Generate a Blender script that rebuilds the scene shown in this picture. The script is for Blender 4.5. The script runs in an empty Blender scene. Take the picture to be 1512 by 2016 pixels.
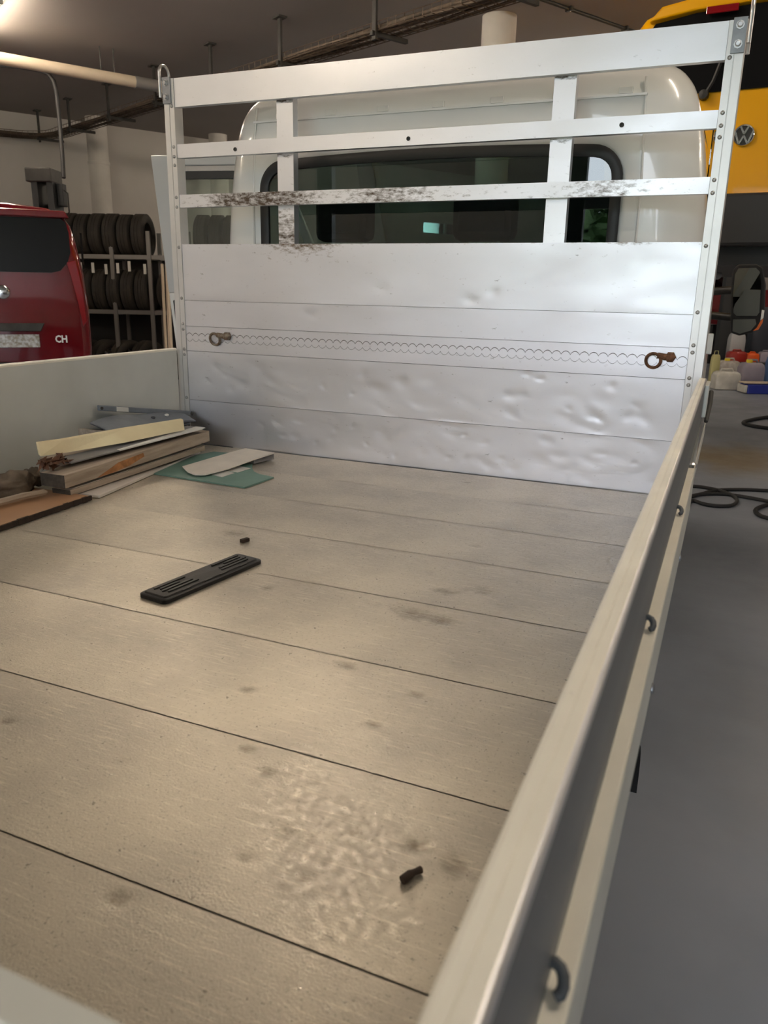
import bpy, bmesh, math, random
from mathutils import Vector, Matrix, noise
random.seed(7)
scene = bpy.context.scene
col = scene.collection

# ------------------------------------------------------------------ camera
BZ = 0.85                                   # load floor above the workshop ground
CAM = Vector((2.1174, -2.7734, 0.6693 + BZ))
FPX = 1533.5
CR = Vector((0.9168664, 0.39876189, 0.01857327))
CU = Vector((-0.12649016, 0.24607766, 0.96096099))
CF = Vector((-0.37862416, 0.88342218, -0.27605979))
cam_d = bpy.data.cameras.new('camera')
cam = bpy.data.objects.new('camera', cam_d)
col.objects.link(cam)
cam.matrix_world = Matrix(((CR.x, CU.x, -CF.x, CAM.x), (CR.y, CU.y, -CF.y, CAM.y), (CR.z, CU.z, -CF.z, CAM.z), (0, 0, 0, 1)))
cam_d.sensor_fit = 'AUTO'
cam_d.sensor_width = 36
cam_d.lens = FPX / 2016 * 36
cam_d.clip_start = 0.02
cam_d.clip_end = 300
cam_d.dof.use_dof = True
cam_d.dof.focus_distance = 2.6
cam_d.dof.aperture_fstop = cam_d.lens / 3.4
scene.camera = cam

# ------------------------------------------------------------------ world, exposure, room frame
SKY = 10.5
LAMP = 118.0
scene.view_settings.view_transform = 'Standard'
scene.view_settings.look = 'None'
scene.view_settings.exposure = 0.22
scene.view_settings.gamma = 1.0
scene.view_settings.use_curve_mapping = False
w = bpy.data.worlds.new('overcast_sky')
scene.world = w
w.use_nodes = True
bg = w.node_tree.nodes['Background']
bg.inputs[0].default_value = (0.84, 0.90, 1.0, 1)
bg.inputs[1].default_value = SKY

E1 = Vector((0.4809, 0.8768, 0))
E2 = Vector((-0.8768, 0.4809, 0))
EZ = Vector((0, 0, 1))
S0, S1, T0, T1, CEIL = -8.0, 18.0, -9.5, 11.8, 4.2
def rm(s, t, z=0.0): return E1 * s + E2 * t + EZ * z
# daylight comes in through the open gateway behind the truck: a portal for the sky
GATE = (-9.2, -3.9, 3.7)
def portal(name, c, nrm, sx, sy):
    l = bpy.data.lights.new(name, 'AREA'); l.shape = 'RECTANGLE'; l.size = sx; l.size_y = sy
    l.cycles.is_portal = True
    o = bpy.data.objects.new(name, l); col.objects.link(o)
    o.location = c
    o.rotation_euler = (-nrm).to_track_quat('Z', 'Y').to_euler()
    return o
portal('gateway_daylight', rm(S0 - .05, (GATE[0] + GATE[1]) / 2, GATE[2] / 2), E1, GATE[1] - GATE[0], GATE[2])

# pixel helpers: a pixel is a direction, the distance comes from the plane it touches
def ray(u, v): return CF + CR * ((u - 756) / FPX) - CU * ((v - 1008) / FPX)
def at(u, v, ax, val):
    d = ray(u, v); return CAM + d * ((val - CAM[ax]) / d[ax])
def dep(u, v, t): return CAM + ray(u, v) * t
def bed(u, v, z=0.0): return at(u, v, 2, BZ + z)
def atn(u, v, n, val):
    d = ray(u, v); return CAM + d * ((val - CAM.dot(n)) / d.dot(n))

# ------------------------------------------------------------------ materials 
MATS = {}
def M(name, c, rough=.5, metal=0.0, var=0.0, vscale=4.0, stretch=(1, 1, 1), bump=0.0, bscale=60, dirt=None, mark=None,
      rvar=0.0, emit=None, coat=0.0, spec=.5, c2=None, dscale=75, dgain=.30, dlo=.63, dhi=.86, streak=None, rscale=None, spot=None):
    """procedural principled material. var: tone variation, mark=(colour, scale, threshold): scattered scuffs,
    dirt=colour: stain colour where the mesh carries a 'dirt' attribute"""
    m = bpy.data.materials.new(name); m.use_nodes = True
    nt = m.node_tree; N = nt.nodes; L = nt.links
    b = N['Principled BSDF']
    b.inputs['Roughness'].default_value = rough
    b.inputs['Metallic'].default_value = metal
    b.inputs['Coat Weight'].default_value = coat
    b.inputs['Specular IOR Level'].default_value = spec
    tc = N.new('ShaderNodeTexCoord'); mp = N.new('ShaderNodeMapping'); mp.inputs['Scale'].default_value = stretch
    L.new(tc.outputs['Object'], mp.inputs['Vector'])
    def nz(scale, detail=4, rgh=.55):
        n = N.new('ShaderNodeTexNoise'); n.inputs['Scale'].default_value = scale; n.inputs['Detail'].default_value = detail
        n.inputs['Roughness'].default_value = rgh
        L.new(mp.outputs[0], n.inputs['Vector']); return n
    def mix(fac, a, bb):
        x = N.new('ShaderNodeMix'); x.data_type = 'RGBA'
        L.new(fac, x.inputs[0])
        for s, i in ((a, 6), (bb, 7)):
            if isinstance(s, (tuple, list)): x.inputs[i].default_value = (*s, 1)
            else: L.new(s, x.inputs[i])
        return x.outputs[2]
    def rng(src, a, bb, c0=0.0, c1=1.0):
        r = N.new('ShaderNodeMapRange'); r.inputs[1].default_value = a; r.inputs[2].default_value = bb
        r.inputs[3].default_value = c0; r.inputs[4].default_value = c1; L.new(src, r.inputs[0]); return r.outputs[0]
    colr = None
    n1 = None
    if var or c2:
        n1 = nz(vscale)
        lo = c2 if c2 else tuple(max(0, x * (1 - var)) for x in c)
        hi = c if c2 else tuple(min(1, x * (1 + var)) for x in c)
        colr = mix(rng(n1.outputs['Fac'], .35, .65), lo, hi)
    else:
        b.inputs['Base Color'].default_value = (*c, 1)
    if mark:
        n2 = nz(mark[1], 6, .7)
        colr = mix(rng(n2.outputs['Fac'], mark[2], mark[2] + .06), colr if colr else c, mark[0])
    if dirt:       # stains: a soft mask stored on the mesh, broken up by fine noise
        a = N.new('ShaderNodeAttribute'); a.attribute_name = 'dirt'
        n5 = nz(dscale, 6, .7)
        ad = N.new('ShaderNodeMath'); ad.operation = 'MULTIPLY_ADD'; ad.inputs[1].default_value = dgain
        L.new(a.outputs['Fac'], ad.inputs[0]); L.new(n5.outputs['Fac'], ad.inputs[2])
        colr = mix(rng(ad.outputs[0], dlo, dhi), colr if colr else c, dirt)
    if spot:       # one broad stain on the ground: (centre, radius, colour)
        ge = N.new('ShaderNodeNewGeometry'); vm = N.new('ShaderNodeVectorMath'); vm.operation = 'DISTANCE'
        vm.inputs[1].default_value = spot[0]; L.new(ge.outputs['Position'], vm.inputs[0])
        n7 = nz(2.5, 5, .6); ad = N.new('ShaderNodeMath'); ad.operation = 'MULTIPLY_ADD'; ad.inputs[1].default_value = spot[1] * 1.6
        L.new(n7.outputs['Fac'], ad.inputs[0]); L.new(vm.outputs['Value'], ad.inputs[2])
        colr = mix(rng(ad.outputs[0], spot[1] * 2.0, spot[1] * 1.1), colr if colr else c, spot[2])
    if colr: L.new(colr, b.inputs['Base Color'])
    if streak:     # fine scratches along one direction: (colour, mapping scale, threshold)
        mp2 = N.new('ShaderNodeMapping'); mp2.inputs['Scale'].default_value = streak[1]; mp2.inputs['Rotation'].default_value = (0, 0, streak[3])
        L.new(tc.outputs['Object'], mp2.inputs['Vector'])
        n6 = N.new('ShaderNodeTexNoise'); n6.inputs['Scale'].default_value = 1.0; n6.inputs['Detail'].default_value = 5; n6.inputs['Roughness'].default_value = .7
        L.new(mp2.outputs[0], n6.inputs['Vector'])
        colr2 = mix(rng(n6.outputs['Fac'], streak[2], streak[2] + .12, 0, .6), colr if colr else c, streak[0])
        L.new(colr2, b.inputs['Base Color'])
    if rvar:
        n3 = nz(rscale or vscale * 2.3, 5, .65)
        L.new(rng(n3.outputs['Fac'], .3, .7, max(0, rough - rvar), min(1, rough + rvar)), b.inputs['Roughness'])
    if bump:
        n4 = nz(bscale, 4)
        bp = N.new('ShaderNodeBump'); bp.inputs['Strength'].default_value = bump; bp.inputs['Distance'].default_value = .004
        L.new(n4.outputs['Fac'], bp.inputs['Height']); L.new(bp.outputs[0], b.inputs['Normal'])
    if emit:
        b.inputs['Emission Color'].default_value = (*emit[0], 1); b.inputs['Emission Strength'].default_value = emit[1]
    MATS[name] = m
    return m

def glass(name, tint, refl=.12):
    m = bpy.data.materials.new(name); m.use_nodes = True
    nt = m.node_tree; N = nt.nodes; L = nt.links
    N.remove(N['Principled BSDF']); out = N['Material Output']
    tr = N.new('ShaderNodeBsdfTransparent'); tr.inputs[0].default_value = (*tint, 1)
    gl = N.new('ShaderNodeBsdfGlossy'); gl.inputs['Roughness'].default_value = .01
    fr = N.new('ShaderNodeFresnel'); fr.inputs[0].default_value = 1.5
    mx = N.new('ShaderNodeMixShader')
    mu = N.new('ShaderNodeMath'); mu.operation = 'MULTIPLY'; mu.inputs[1].default_value = refl / .04
    L.new(fr.outputs[0], mu.inputs[0]); L.new(mu.outputs[0], mx.inputs[0])
    L.new(tr.outputs[0], mx.inputs[1]); L.new(gl.outputs[0], mx.inputs[2]); L.new(mx.outputs[0], out.inputs[0])
    MATS[name] = m
    return m

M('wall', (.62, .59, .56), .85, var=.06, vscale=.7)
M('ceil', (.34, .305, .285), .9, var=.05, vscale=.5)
M('epoxy', (.25, .275, .325), .40, spot=(at(1450, 905, 2, 0), .85, (.24, .19, .12)), var=.12, vscale=1.3, rvar=.1, mark=((.10, .085, .06), 3.0, .70), bump=.15, bscale=30)
M('col_white', (.66, .63, .59), .8, var=.05)
M('alu_panel', (.77, .77, .81), .42, .85, var=.05, vscale=3, stretch=(.4, 1, 1), mark=((.36, .35, .36), 48, .675), dirt=(.17, .12, .08), rvar=.07, bump=.05, bscale=40)
M('alu_rail', (.79, .79, .82), .40, .8, var=.04, vscale=3, stretch=(.4, 1, 1), mark=((.42, .40, .40), 40, .76), dirt=(.10, .075, .055), rvar=.06)
M('alu_post', (.72, .71, .70), .42, .7, var=.06, vscale=6, mark=((.35, .33, .3), 40, .75))
M('alu_side', (.66, .67, .63), .5, .25, var=.07, vscale=3, mark=((.22, .2, .17), 38, .75), rvar=.06)
M('alu_cap', (.93, .89, .78), .42, .05, var=.06, vscale=5, mark=((.38, .33, .27), 45, .71), rvar=.08)
M('alu_dark', (.20, .21, .22), .5, .4, var=.08, vscale=3, stretch=(1, .1, 6))
M('bed', (.57, .515, .425), .41, .45, vscale=3.2, c2=(.41, .375, .32), mark=((.33, .295, .245), 170, .585), dirt=(.20, .165, .12), dscale=40, dgain=.8, dlo=.66, dhi=1.3, rvar=.17, rscale=85, bump=.14, bscale=260, streak=((.74, .68, .56), (14, 200, 1), .55, .6))
M('steel', (.30, .31, .33), .45, .8, var=.1, vscale=30)
M('zinc', (.62, .62, .62), .3, .9)
M('rivet', (.42, .41, .40), .35, .8)
M('rust', (.16, .075, .04), .8, .2, var=.5, vscale=60, bump=.5, bscale=200)
M('groove_shade', (.20, .19, .19), .8)  # dark tone standing for the shade inside the scallop grooves
M('ring_metal', (.30, .26, .20), .6, .5, c2=(.14, .08, .05), vscale=70)
M('white_paint', (.80, .80, .78), .22, 0, var=.02, coat=.4)
M('seal', (.012, .012, .013), .5)
M('rubber', (.018, .018, .019), .65, bump=.2, bscale=80)
M('tyre', (.020, .018, .016), .75, c2=(.045, .037, .028), vscale=3, bump=.2, bscale=40)
M('black_plastic', (.012, .012, .013), .5, spec=.35, var=.2, vscale=20, bump=.1, bscale=150)
M('grey_hook', (.10, .11, .12), .5, .3)
M('cab_dark', (.03, .032, .035), .8)
M('seat_cloth', (.025, .027, .03), .9, bump=.3, bscale=200)
M('red_paint', (.125, .003, .007), .13, .1, var=.1, vscale=3, coat=.8)
M('red_dark', (.16, .006, .01), .2, .1, coat=.6)
M('red_lamp', (.20, .004, .008), .12, 0, coat=.2)
M('yellow_paint', (.76, .37, .0), .3, 0, coat=.1, spec=.25)
M('black_glass', (.008, .008, .009), .08, 0, spec=.22)
M('chrome', (.75, .75, .76), .12, 1.0)
M('plate_white', (.62, .63, .65), .25, .2, c2=(.28, .25, .2), vscale=35)
M('letter_white', (.8, .8, .8), .5)
M('dark_metal', (.05, .048, .045), .55, .4, var=.2, vscale=8)
M('lift_black', (.016, .017, .019), .45, .2)
M('lift_gray', (.12, .12, .125), .5, .4)
M('tray_wire', (.16, .12, .09), .5, .6)
M('cable', (.05, .038, .03), .7, c2=(.12, .085, .055), vscale=12)
M('pipe_cream', (.62, .52, .40), .5, var=.05, vscale=3)
M('pipe_band', (.33, .32, .31), .4, .5)
M('rack_steel', (.24, .23, .22), .5, .5)
M('door_shade', (.52, .53, .54), .35)
M('alloy', (.55, .55, .55), .3, .9)
M('wood_gray', (.52, .43, .34), .8, c2=(.36, .285, .215), vscale=9, stretch=(6, .5, 6), bump=.3, bscale=40)
M('wood_end', (.07, .06, .05), .9, var=.3, vscale=40)
M('wood_stain', (.42, .19, .07), .7, var=.3, vscale=30)
M('laminate_brown', (.44, .25, .14), .5, var=.08, vscale=5)
M('edge_dark', (.04, .025, .018), .8, var=.3, vscale=50)
M('board_white', (.72, .66, .60), .6, var=.05, vscale=8, mark=((.25, .2, .16), 60, .72))
M('foam_cream', (.90, .80, .52), .8, c2=(.80, .67, .42), vscale=6, bump=.3, bscale=120)
M('sheet_white', (.75, .74, .71), .6, var=.05, vscale=6)
M('sheet_gray', (.20, .195, .20), .6, var=.15, vscale=6)
M('plastic_gray', (.17, .19, .22), .45, var=.12, vscale=14)
M('plastic_dark', (.05, .055, .065), .5, var=.15, vscale=14)
M('green_board', (.17, .30, .25), .55, var=.08, vscale=7, mark=((.30, .38, .34), 14, .70))
M('paper', (.72, .71, .67), .8, var=.04, vscale=20)
M('card_beige', (.80, .74, .66), .75, var=.06, vscale=9)
M('rag', (.20, .155, .115), .95, c2=(.11, .085, .06), vscale=14, bump=.5, bscale=70)
M('leaf', (.16, .07, .035), .8, c2=(.07, .03, .017), vscale=30)
M('tub_clear', (.55, .54, .50), .35, var=.1, vscale=10)
M('tub_white', (.60, .58, .55), .45, c2=(.36, .31, .28), vscale=9)
M('tub_gray', (.42, .43, .45), .5)
M('tub_yellow', (.55, .52, .25), .45)
M('lilac', (.30, .27, .33), .5, var=.1)
M('cap_yellow', (.75, .60, .03), .4)
M('red_plastic', (.32, .018, .012), .4)
M('orange_plastic', (.75, .10, .01), .4)
M('blue_plastic', (.02, .035, .30), .4)
M('blue_light', (.08, .16, .34), .4)
M('dark_blue', (.03, .035, .05), .6)
M('lens_orange', (.60, .12, .02), .2, coat=1)
M('lens_clear', (.7, .7, .68), .15, coat=1)
M('lamp_housing', (.5, .48, .45), .6)
M('lamp_glow', (1, .8, .55), .5, emit=((1.0, .85, .67), LAMP))
M('mirror_glass', (.22, .24, .23), .03, 1.0)
M('grass', (.09, .15, .05), .95, var=.2, vscale=.6)
M('asphalt', (.16, .16, .165), .9, var=.1, vscale=2)
M('foliage', (.07, .13, .04), .8, c2=(.035, .075, .02), vscale=3)
M('bark', (.10, .075, .05), .9)
M('frame_white', (.7, .7, .7), .5)
glass('rear_tint', (.36, .45, .43), .055)
glass('clear_glass', (.80, .88, .85), .06)

# ------------------------------------------------------------------ mesh helpers
class MB:
    def __init__(s): s.v = []; s.f = []; s.d = None
    def add(s, vs, fs):
        o = len(s.v); s.v += [Vector(p) for p in vs]; s.f += [tuple(i + o for i in f) for f in fs]; return s
    def hexa(s, p):           # p[0:4] bottom ring, p[4:8] top ring
        return s.add(p, [(3, 2, 1, 0), (4, 5, 6, 7), (0, 1, 5, 4), (1, 2, 6, 5), (2, 3, 7, 6), (3, 0, 4, 7)])
    def box(s, x0, x1, y0, y1, z0, z1):
        return s.hexa([(x0, y0, z0), (x1, y0, z0), (x1, y1, z0), (x0, y1, z0), (x0, y0, z1), (x1, y0, z1), (x1, y1, z1), (x0, y1, z1)])
    def obox(s, c, a, b, d):  # centre and three half vectors
        c, a, b, d = Vector(c), Vector(a), Vector(b), Vector(d)
        return s.hexa([c - a - b - d, c + a - b - d, c + a + b - d, c - a + b - d, c - a - b + d, c + a - b + d, c + a + b + d, c - a + b + d])
    def prism(s, pts, vec):
        n = len(pts); vec = Vector(vec); a = [Vector(p) for p in pts]; b = [p + vec for p in a]
        return s.add(a + b, [tuple(range(n - 1, -1, -1)), tuple(range(n, 2 * n))] + [(i, (i + 1) % n, n + (i + 1) % n, n + i) for i in range(n)])
    def tube(s, path, r, n=8, closed=False, caps=True):
        P = [Vector(p) for p in path]; k = len(P); rings = []
        up = None
        for i, p in enumerate(P):
            if closed: t = P[(i + 1) % k] - P[i - 1]
            else: t = P[min(i + 1, k - 1)] - P[max(i - 1, 0)]
            t.normalize()
            if up is None:
                up = Vector((0, 0, 1)) if abs(t.z) < .9 else Vector((1, 0, 0))
            a = t.cross(up)
            if a.length < 1e-4: a = t.cross(Vector((1, 0, 0)))
            a.normalize(); b = a.cross(t); up = b
            rr = r[i] if isinstance(r, (list, tuple)) else r
            rings.append([p + (a * math.cos(2 * math.pi * j / n) + b * math.sin(2 * math.pi * j / n)) * rr for j in range(n)])
        vs = [q for rg in rings for q in rg]; fs = []
        for i in range(k if closed else k - 1):
            i2 = (i + 1) % k
            for j in range(n):
                j2 = (j + 1) % n
                fs.append((i * n + j, i2 * n + j, i2 * n + j2, i * n + j2))
        if not closed and caps:
            fs += [tuple(range(n)), tuple(range((k - 1) * n + n - 1, (k - 1) * n - 1, -1))]
        return s.add(vs, fs)
    def lathe(s, prof, o, axis, n=24, closed=False):   # prof: (radius, height along axis)
        o = Vector(o); ax = Vector(axis).normalized()
        a = ax.cross(Vector((0, 0, 1)))
        if a.length < .1: a = ax.cross(Vector((1, 0, 0)))
        a.normalize(); b = ax.cross(a)
        k = len(prof); vs = []
        for r, h in prof:
            vs += [o + ax * h + (a * math.cos(2 * math.pi * j / n) + b * math.sin(2 * math.pi * j / n)) * r for j in range(n)]
        fs = []
        for i in range(k if closed else k - 1):
            i2 = (i + 1) % k
            for j in range(n):
                j2 = (j + 1) % n
                fs.append((i * n + j, i * n + j2, i2 * n + j2, i2 * n + j))
        if not closed:
            if prof[0][0] > 1e-5: fs.append(tuple(range(n - 1, -1, -1)))
            if prof[-1][0] > 1e-5: fs.append(tuple(range((k - 1) * n, k * n)))
        return s.add(vs, fs)
    def grid(s, fn, nu, nv):
        vs = [fn(i / nu, j / nv) for j in range(nv + 1) for i in range(nu + 1)]
        fs = [(j * (nu + 1) + i, j * (nu + 1) + i + 1, (j + 1) * (nu + 1) + i + 1, (j + 1) * (nu + 1) + i) for j in range(nv) for i in range(nu)]
        return s.add(vs, fs)
    def xf(s, fn): s.v = [Vector(fn(p)) for p in s.v]; return s
    def build(s, name, mat, parent=None, smooth=None, bevel=0, seg=2, fix=True, mats=None, midx=None, origin=None):
        me = bpy.data.meshes.new(name)
        lo = Vector((min(p[i] for p in s.v) for i in range(3))); hi = Vector((max(p[i] for p in s.v) for i in range(3)))
        c = Vector(origin) if origin is not None else (lo + hi) / 2
        me.from_pydata([tuple(p - c) for p in s.v], [], s.f)
        if midx: me.polygons.foreach_set('material_index', midx)
        if s.d is not None:
            at_ = me.attributes.new('dirt', 'FLOAT', 'POINT'); at_.data.foreach_set('value', s.d)
        if bevel or fix:
            bm = bmesh.new(); bm.from_mesh(me)
            if s.d is None: bmesh.ops.remove_doubles(bm, verts=bm.verts, dist=1e-6)
            if fix: bmesh.ops.recalc_face_normals(bm, faces=bm.faces)
            if bevel: bmesh.ops.bevel(bm, geom=bm.edges[:], offset=bevel, segments=seg, affect='EDGES', profile=.5, clamp_overlap=True)
            bm.to_mesh(me); bm.free()
        for q in (mats or [mat]): me.materials.append(MATS[q])
        if smooth is not None:
            me.polygons.foreach_set('use_smooth', [True] * len(me.polygons))
            if smooth > 0: me.set_sharp_from_angle(angle=math.radians(smooth))
        o = bpy.data.objects.new(name, me); col.objects.link(o)
        if parent:
            o.parent = parent; o.location = c - wloc(parent)
        else: o.location = c
        return o
def wloc(o):
    p = Vector(o.location)
    while o.parent: o = o.parent; p += Vector(o.location)
    return p
def tag(o, label, cat, group=None, kind=None):
    o['label'] = label; o['category'] = cat
    if group: o['group'] = group
    if kind: o['kind'] = kind
    return o
def struct(o): o['kind'] = 'structure'; return o
def thing(name, loc, label, cat, group=None):
    o = bpy.data.objects.new(name, None); col.objects.link(o); o.location = loc; o.empty_display_size = .1
    return tag(o, label, cat, group)
def place_copy(src, pos, parent=None, rot=None):
    o = src.copy(); col.objects.link(o); o.parent = parent
    o.location = Vector(pos) - (wloc(parent) if parent else Vector((0, 0, 0)))
    if rot is not None: o.rotation_euler = rot
    return o
def text_mesh(body, size, depth, frame, name, mat, parent, weight=0.0):
    """lettering as solid geometry; frame maps (x right, y up, z out) to the world"""
    cu = bpy.data.curves.new('t', 'FONT'); cu.body = body; cu.size = size; cu.extrude = depth; cu.offset = weight
    cu.align_x = 'CENTER'; cu.align_y = 'CENTER'; cu.resolution_u = 2
    o = bpy.data.objects.new('t', cu); col.objects.link(o)
    dg = bpy.context.evaluated_depsgraph_get(); dg.update()
    me = o.evaluated_get(dg).to_mesh()
    mb = MB().add([frame(v.co) for v in me.vertices], [tuple(p.vertices) for p in me.polygons])
    bpy.data.objects.remove(o); bpy.data.curves.remove(cu)
    return mb.build(name, mat, parent)
def loft(rings, close_ring=True):
    mb = MB(); n = len(rings[0]); vs = [p for r in rings for p in r]; fs = []
    for i in range(len(rings) - 1):
        for j in range(n if close_ring else n - 1):
            j2 = (j + 1) % n
            fs.append((i * n + j, i * n + j2, (i + 1) * n + j2, (i + 1) * n + j))
    return mb.add(vs, fs)
def arc(c, a, b, t0, t1, n):
    c, a, b = Vector(c), Vector(a), Vector(b)
    return [c + a * math.cos(t0 + (t1 - t0) * i / n) + b * math.sin(t0 + (t1 - t0) * i / n) for i in range(n + 1)]

# ================================================================== THE WORKSHOP
def rbox(mb, s0, s1, t0, t1, z0, z1):
    return mb.hexa([rm(s0, t0, z0), rm(s1, t0, z0), rm(s1, t1, z0), rm(s0, t1, z0), rm(s0, t0, z1), rm(s1, t0, z1), rm(s1, t1, z1), rm(s0, t1, z1)])
struct(rbox(MB(), S0, S1, T0, T1, -.2, 0).build('floor', 'epoxy'))
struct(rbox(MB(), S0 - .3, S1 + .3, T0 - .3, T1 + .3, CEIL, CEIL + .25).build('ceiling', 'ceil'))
struct(rbox(MB(), S0, S1, T0 - .3, T0, -.2, CEIL).build('wall_right', 'wall'))
# back wall with the open gateway
mb = MB(); rbox(mb, S0 - .3, S0, GATE[1], T1 + .3, -.2, CEIL); rbox(mb, S0 - .3, S0, T0 - .3, GATE[0], -.2, CEIL); rbox(mb, S0 - .3, S0, GATE[0], GATE[1], GATE[2], CEIL)
struct(mb.build('wall_back', 'wall'))
# front wall and side wall with windows; window places read from the pixels that look at them
def hole(u0, v0, u1, v1, n, val, along):
    a, b = atn(u0, v0, n, val), atn(u1, v1, n, val)
    t = sorted((a.dot(along), b.dot(along))); return (t[0], t[1], min(a.z, b.z), max(a.z, b.z))
def wbox(mb, front, d0, d1, a, b, z0, z1):
    return rbox(mb, S1 + d0, S1 + d1, a, b, z0, z1) if front else rbox(mb, a, b, T1 + d0, T1 + d1, z0, z1)
nwin = 0
def window_wall(name, front, holes, lo, hi):
    global nwin
    mb = MB(); t = lo
    for (a, b, z0, z1) in sorted(holes):
        wbox(mb, front, 0, .3, t, a, -.2, CEIL)
        wbox(mb, front, 0, .3, a, b, -.2, z0); wbox(mb, front, 0, .3, a, b, z1, CEIL)
        t = b
    wbox(mb, front, 0, .3, t, hi, -.2, CEIL)
    struct(mb.build(name, 'wall'))
    for (a, b, z0, z1) in sorted(holes):
        nwin += 1
        mb = MB(); e = .05; m = (a + b) / 2
        for (p, q, u, v) in ((a, b, z0, z0 + e), (a, b, z1 - e, z1), (a, a + e, z0 + e, z1 - e), (b - e, b, z0 + e, z1 - e), (m - .04, m + .04, z0 + e, z1 - e)):
            wbox(mb, front, .08, .14, p, q, u, v)
        fr = struct(mb.build('window_%d' % nwin, 'frame_white'))
        for (p, q) in ((a + e, m - .04), (m + .04, b - e)):
            wbox(MB(), front, .105, .113, p, q, z0 + e, z1 - e).build('pane', 'clear_glass', fr)
        c = rm(S1 + .35, m, (z0 + z1) / 2) if front else rm(m, T1 + .35, (z0 + z1) / 2)
        portal('window_daylight', c, -E1 if front else -E2, b - a, z1 - z0)
window_wall('wall_front', True, [hole(1385, 512, 1500, 560, E1, S1, E2)], T0 - .3, T1 + .3)
window_wall('wall_left', False, [hole(1075, 420, 1170, 462, E2, T1, E1), hole(834, 432, 926, 468, E2, T1, E1)], S0, S1)
# round columns: base, shaft, collar
def column(p, r, name):
    mb = MB().lathe([(r, 0), (r, CEIL)], (p.x, p.y, 0), EZ, 32)
    o = mb.build(name, 'col_white', smooth=40); struct(o)
    MB().lathe([(r + .004, 0), (r + .012, .01), (r + .012, .05), (r + .004, .06)], (p.x, p.y, CEIL - .75), EZ, 32).build('collar', 'col_white', o, smooth=40)
column(rm(3.55, 11.25), .17, 'trim_2')
column(rm(5.80, 11.25), .17, 'trim_3')
column(rm(5.0, 3.25), .175, 'trim_4')
column(rm(12.6, 2.2), .175, 'trim_5')

# outside: yard and trees
struct(MB().box(-90, 90, -90, 90, -.35, -.21).build('ground', 'grass'))
def tree(p, h, r, label):
    t = thing('tree', p, label, 'tree', 'trees outside the workshop')
    p = Vector(p)
    MB().tube([p, p + Vector((.05, 0, h * .3)), p + Vector((0, .1, h * .6))], [.22, .17, .08], 8).build('trunk', 'bark', t, smooth=60)
    mb = MB()
    for k in range(1100):
        d = Vector((random.gauss(0, 1), random.gauss(0, 1), random.gauss(0, 1))).normalized() * (random.random() ** .4)
        c = p + Vector((d.x * r, d.y * r, h * .62 + d.z * h * .36))
        a = Vector((random.gauss(0, 1), random.gauss(0, 1), random.gauss(0, 1))).normalized() * .38
        b = a.cross(Vector((random.gauss(0, 1), random.gauss(0, 1), 1))).normalized() * .26
        mb.add([c - a, c + b, c + a, c - b], [(0, 1, 2, 3)])
    mb.build('crown', 'foliage', t, fix=False)
for k in range(6):
    tree((-8 + k * 4.2, -26.5 - 4.2 * (k % 2), -.2), 5.0 + .6 * (k % 2), 2.05 + .6 * (k % 2), 'leafy tree, %s of the row in the yard behind the truck' % ['first', 'second', 'third', 'fourth', 'fifth', 'sixth'][k])
tree((1.6, 32, -.2), 7.0, 3.2, 'leafy tree outside the low wide window')
tree((-7.0, 34, -.2), 8.0, 3.6, 'leafy tree outside the high windows')

# ceiling lamps: housing and glowing tube
def ceiling_lamp(s, t, label):
    o = thing('ceiling_lamp', rm(s, t, CEIL), label, 'lamp', 'ceiling lamps in a row')
    L = .75
    mb = MB(); prof = [(-.09, 0), (-.07, -.05), (-.03, -.065), (.03, -.065), (.07, -.05), (.09, 0)]
    mb.prism([rm(s + a, t - L, CEIL + b) for a, b in prof], E2 * (2 * L)); mb.build('housing', 'lamp_housing', o)
    MB().tube([rm(s, t - L + .03, CEIL - .085), rm(s, t + L - .03, CEIL - .085)], .028, 10).build('lamp_tube', 'lamp_glow', o, smooth=50)
    for k in (-1, 1):
        MB().obox(rm(s, t + k * (L - .015), CEIL - .075), E1 * .03, E2 * .015, EZ * .045).build('end_cap', 'lamp_housing', o)
LT = [('over the lift posts, nearest the side wall', 0.86, 6.6), ('above the open cab door', 1.3, 3.75), ('above the load floor', 1.4, 1.0), ('toward the gateway side wall', 1.2, -3.2)]
for nm, s, t in LT: ceiling_lamp(s, t, 'warm ceiling tube lamp ' + nm)
for t, nm in ((7.0, 'nearest the side wall'), (3.0, 'in the middle'), (-1.0, 'nearest the gateway')): ceiling_lamp(-5.0, t, 'warm ceiling tube lamp of the rear row, ' + nm)
for t, nm in ((-4.5, 'on the outer side of the yellow van'), (0.2, 'above the yellow van'), (4.2, 'behind the round column'), (8.6, 'in the corner by the high windows')): ceiling_lamp(7.6, t, 'added warm ceiling tube lamp of the unseen front row, ' + nm)  # lamp row out of view, added to brighten the floor and load bed
ceiling_lamp(13.5, 2.5, 'warm ceiling tube lamp above the small red car')

# suspended cream pipe with silver coupling and rods
pp = thing('overhead_pipe', rm(2.4, 7.06, 3.9), 'cream overhead pipe with a grey coupling, hung from the ceiling by thin rods', 'pipe')
MB().tube([rm(s, 7.06, 3.88) for s in (-7.9, -4, -1, 1.0, 2.0, 3.04)], .065, 16).build('pipe_run', 'pipe_cream', pp, smooth=50)
MB().tube([rm(s, 7.06, 3.88) for s in (2.62, 2.90)], .069, 16).build('coupling', 'pipe_band', pp, smooth=50)
for s in (-2.2, -.2, 2.22, 2.38): MB().tube([rm(s, 7.06, 3.93), rm(s, 7.06, CEIL)], .007, 6).build('hanger_rod', 'dark_metal', pp)
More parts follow.
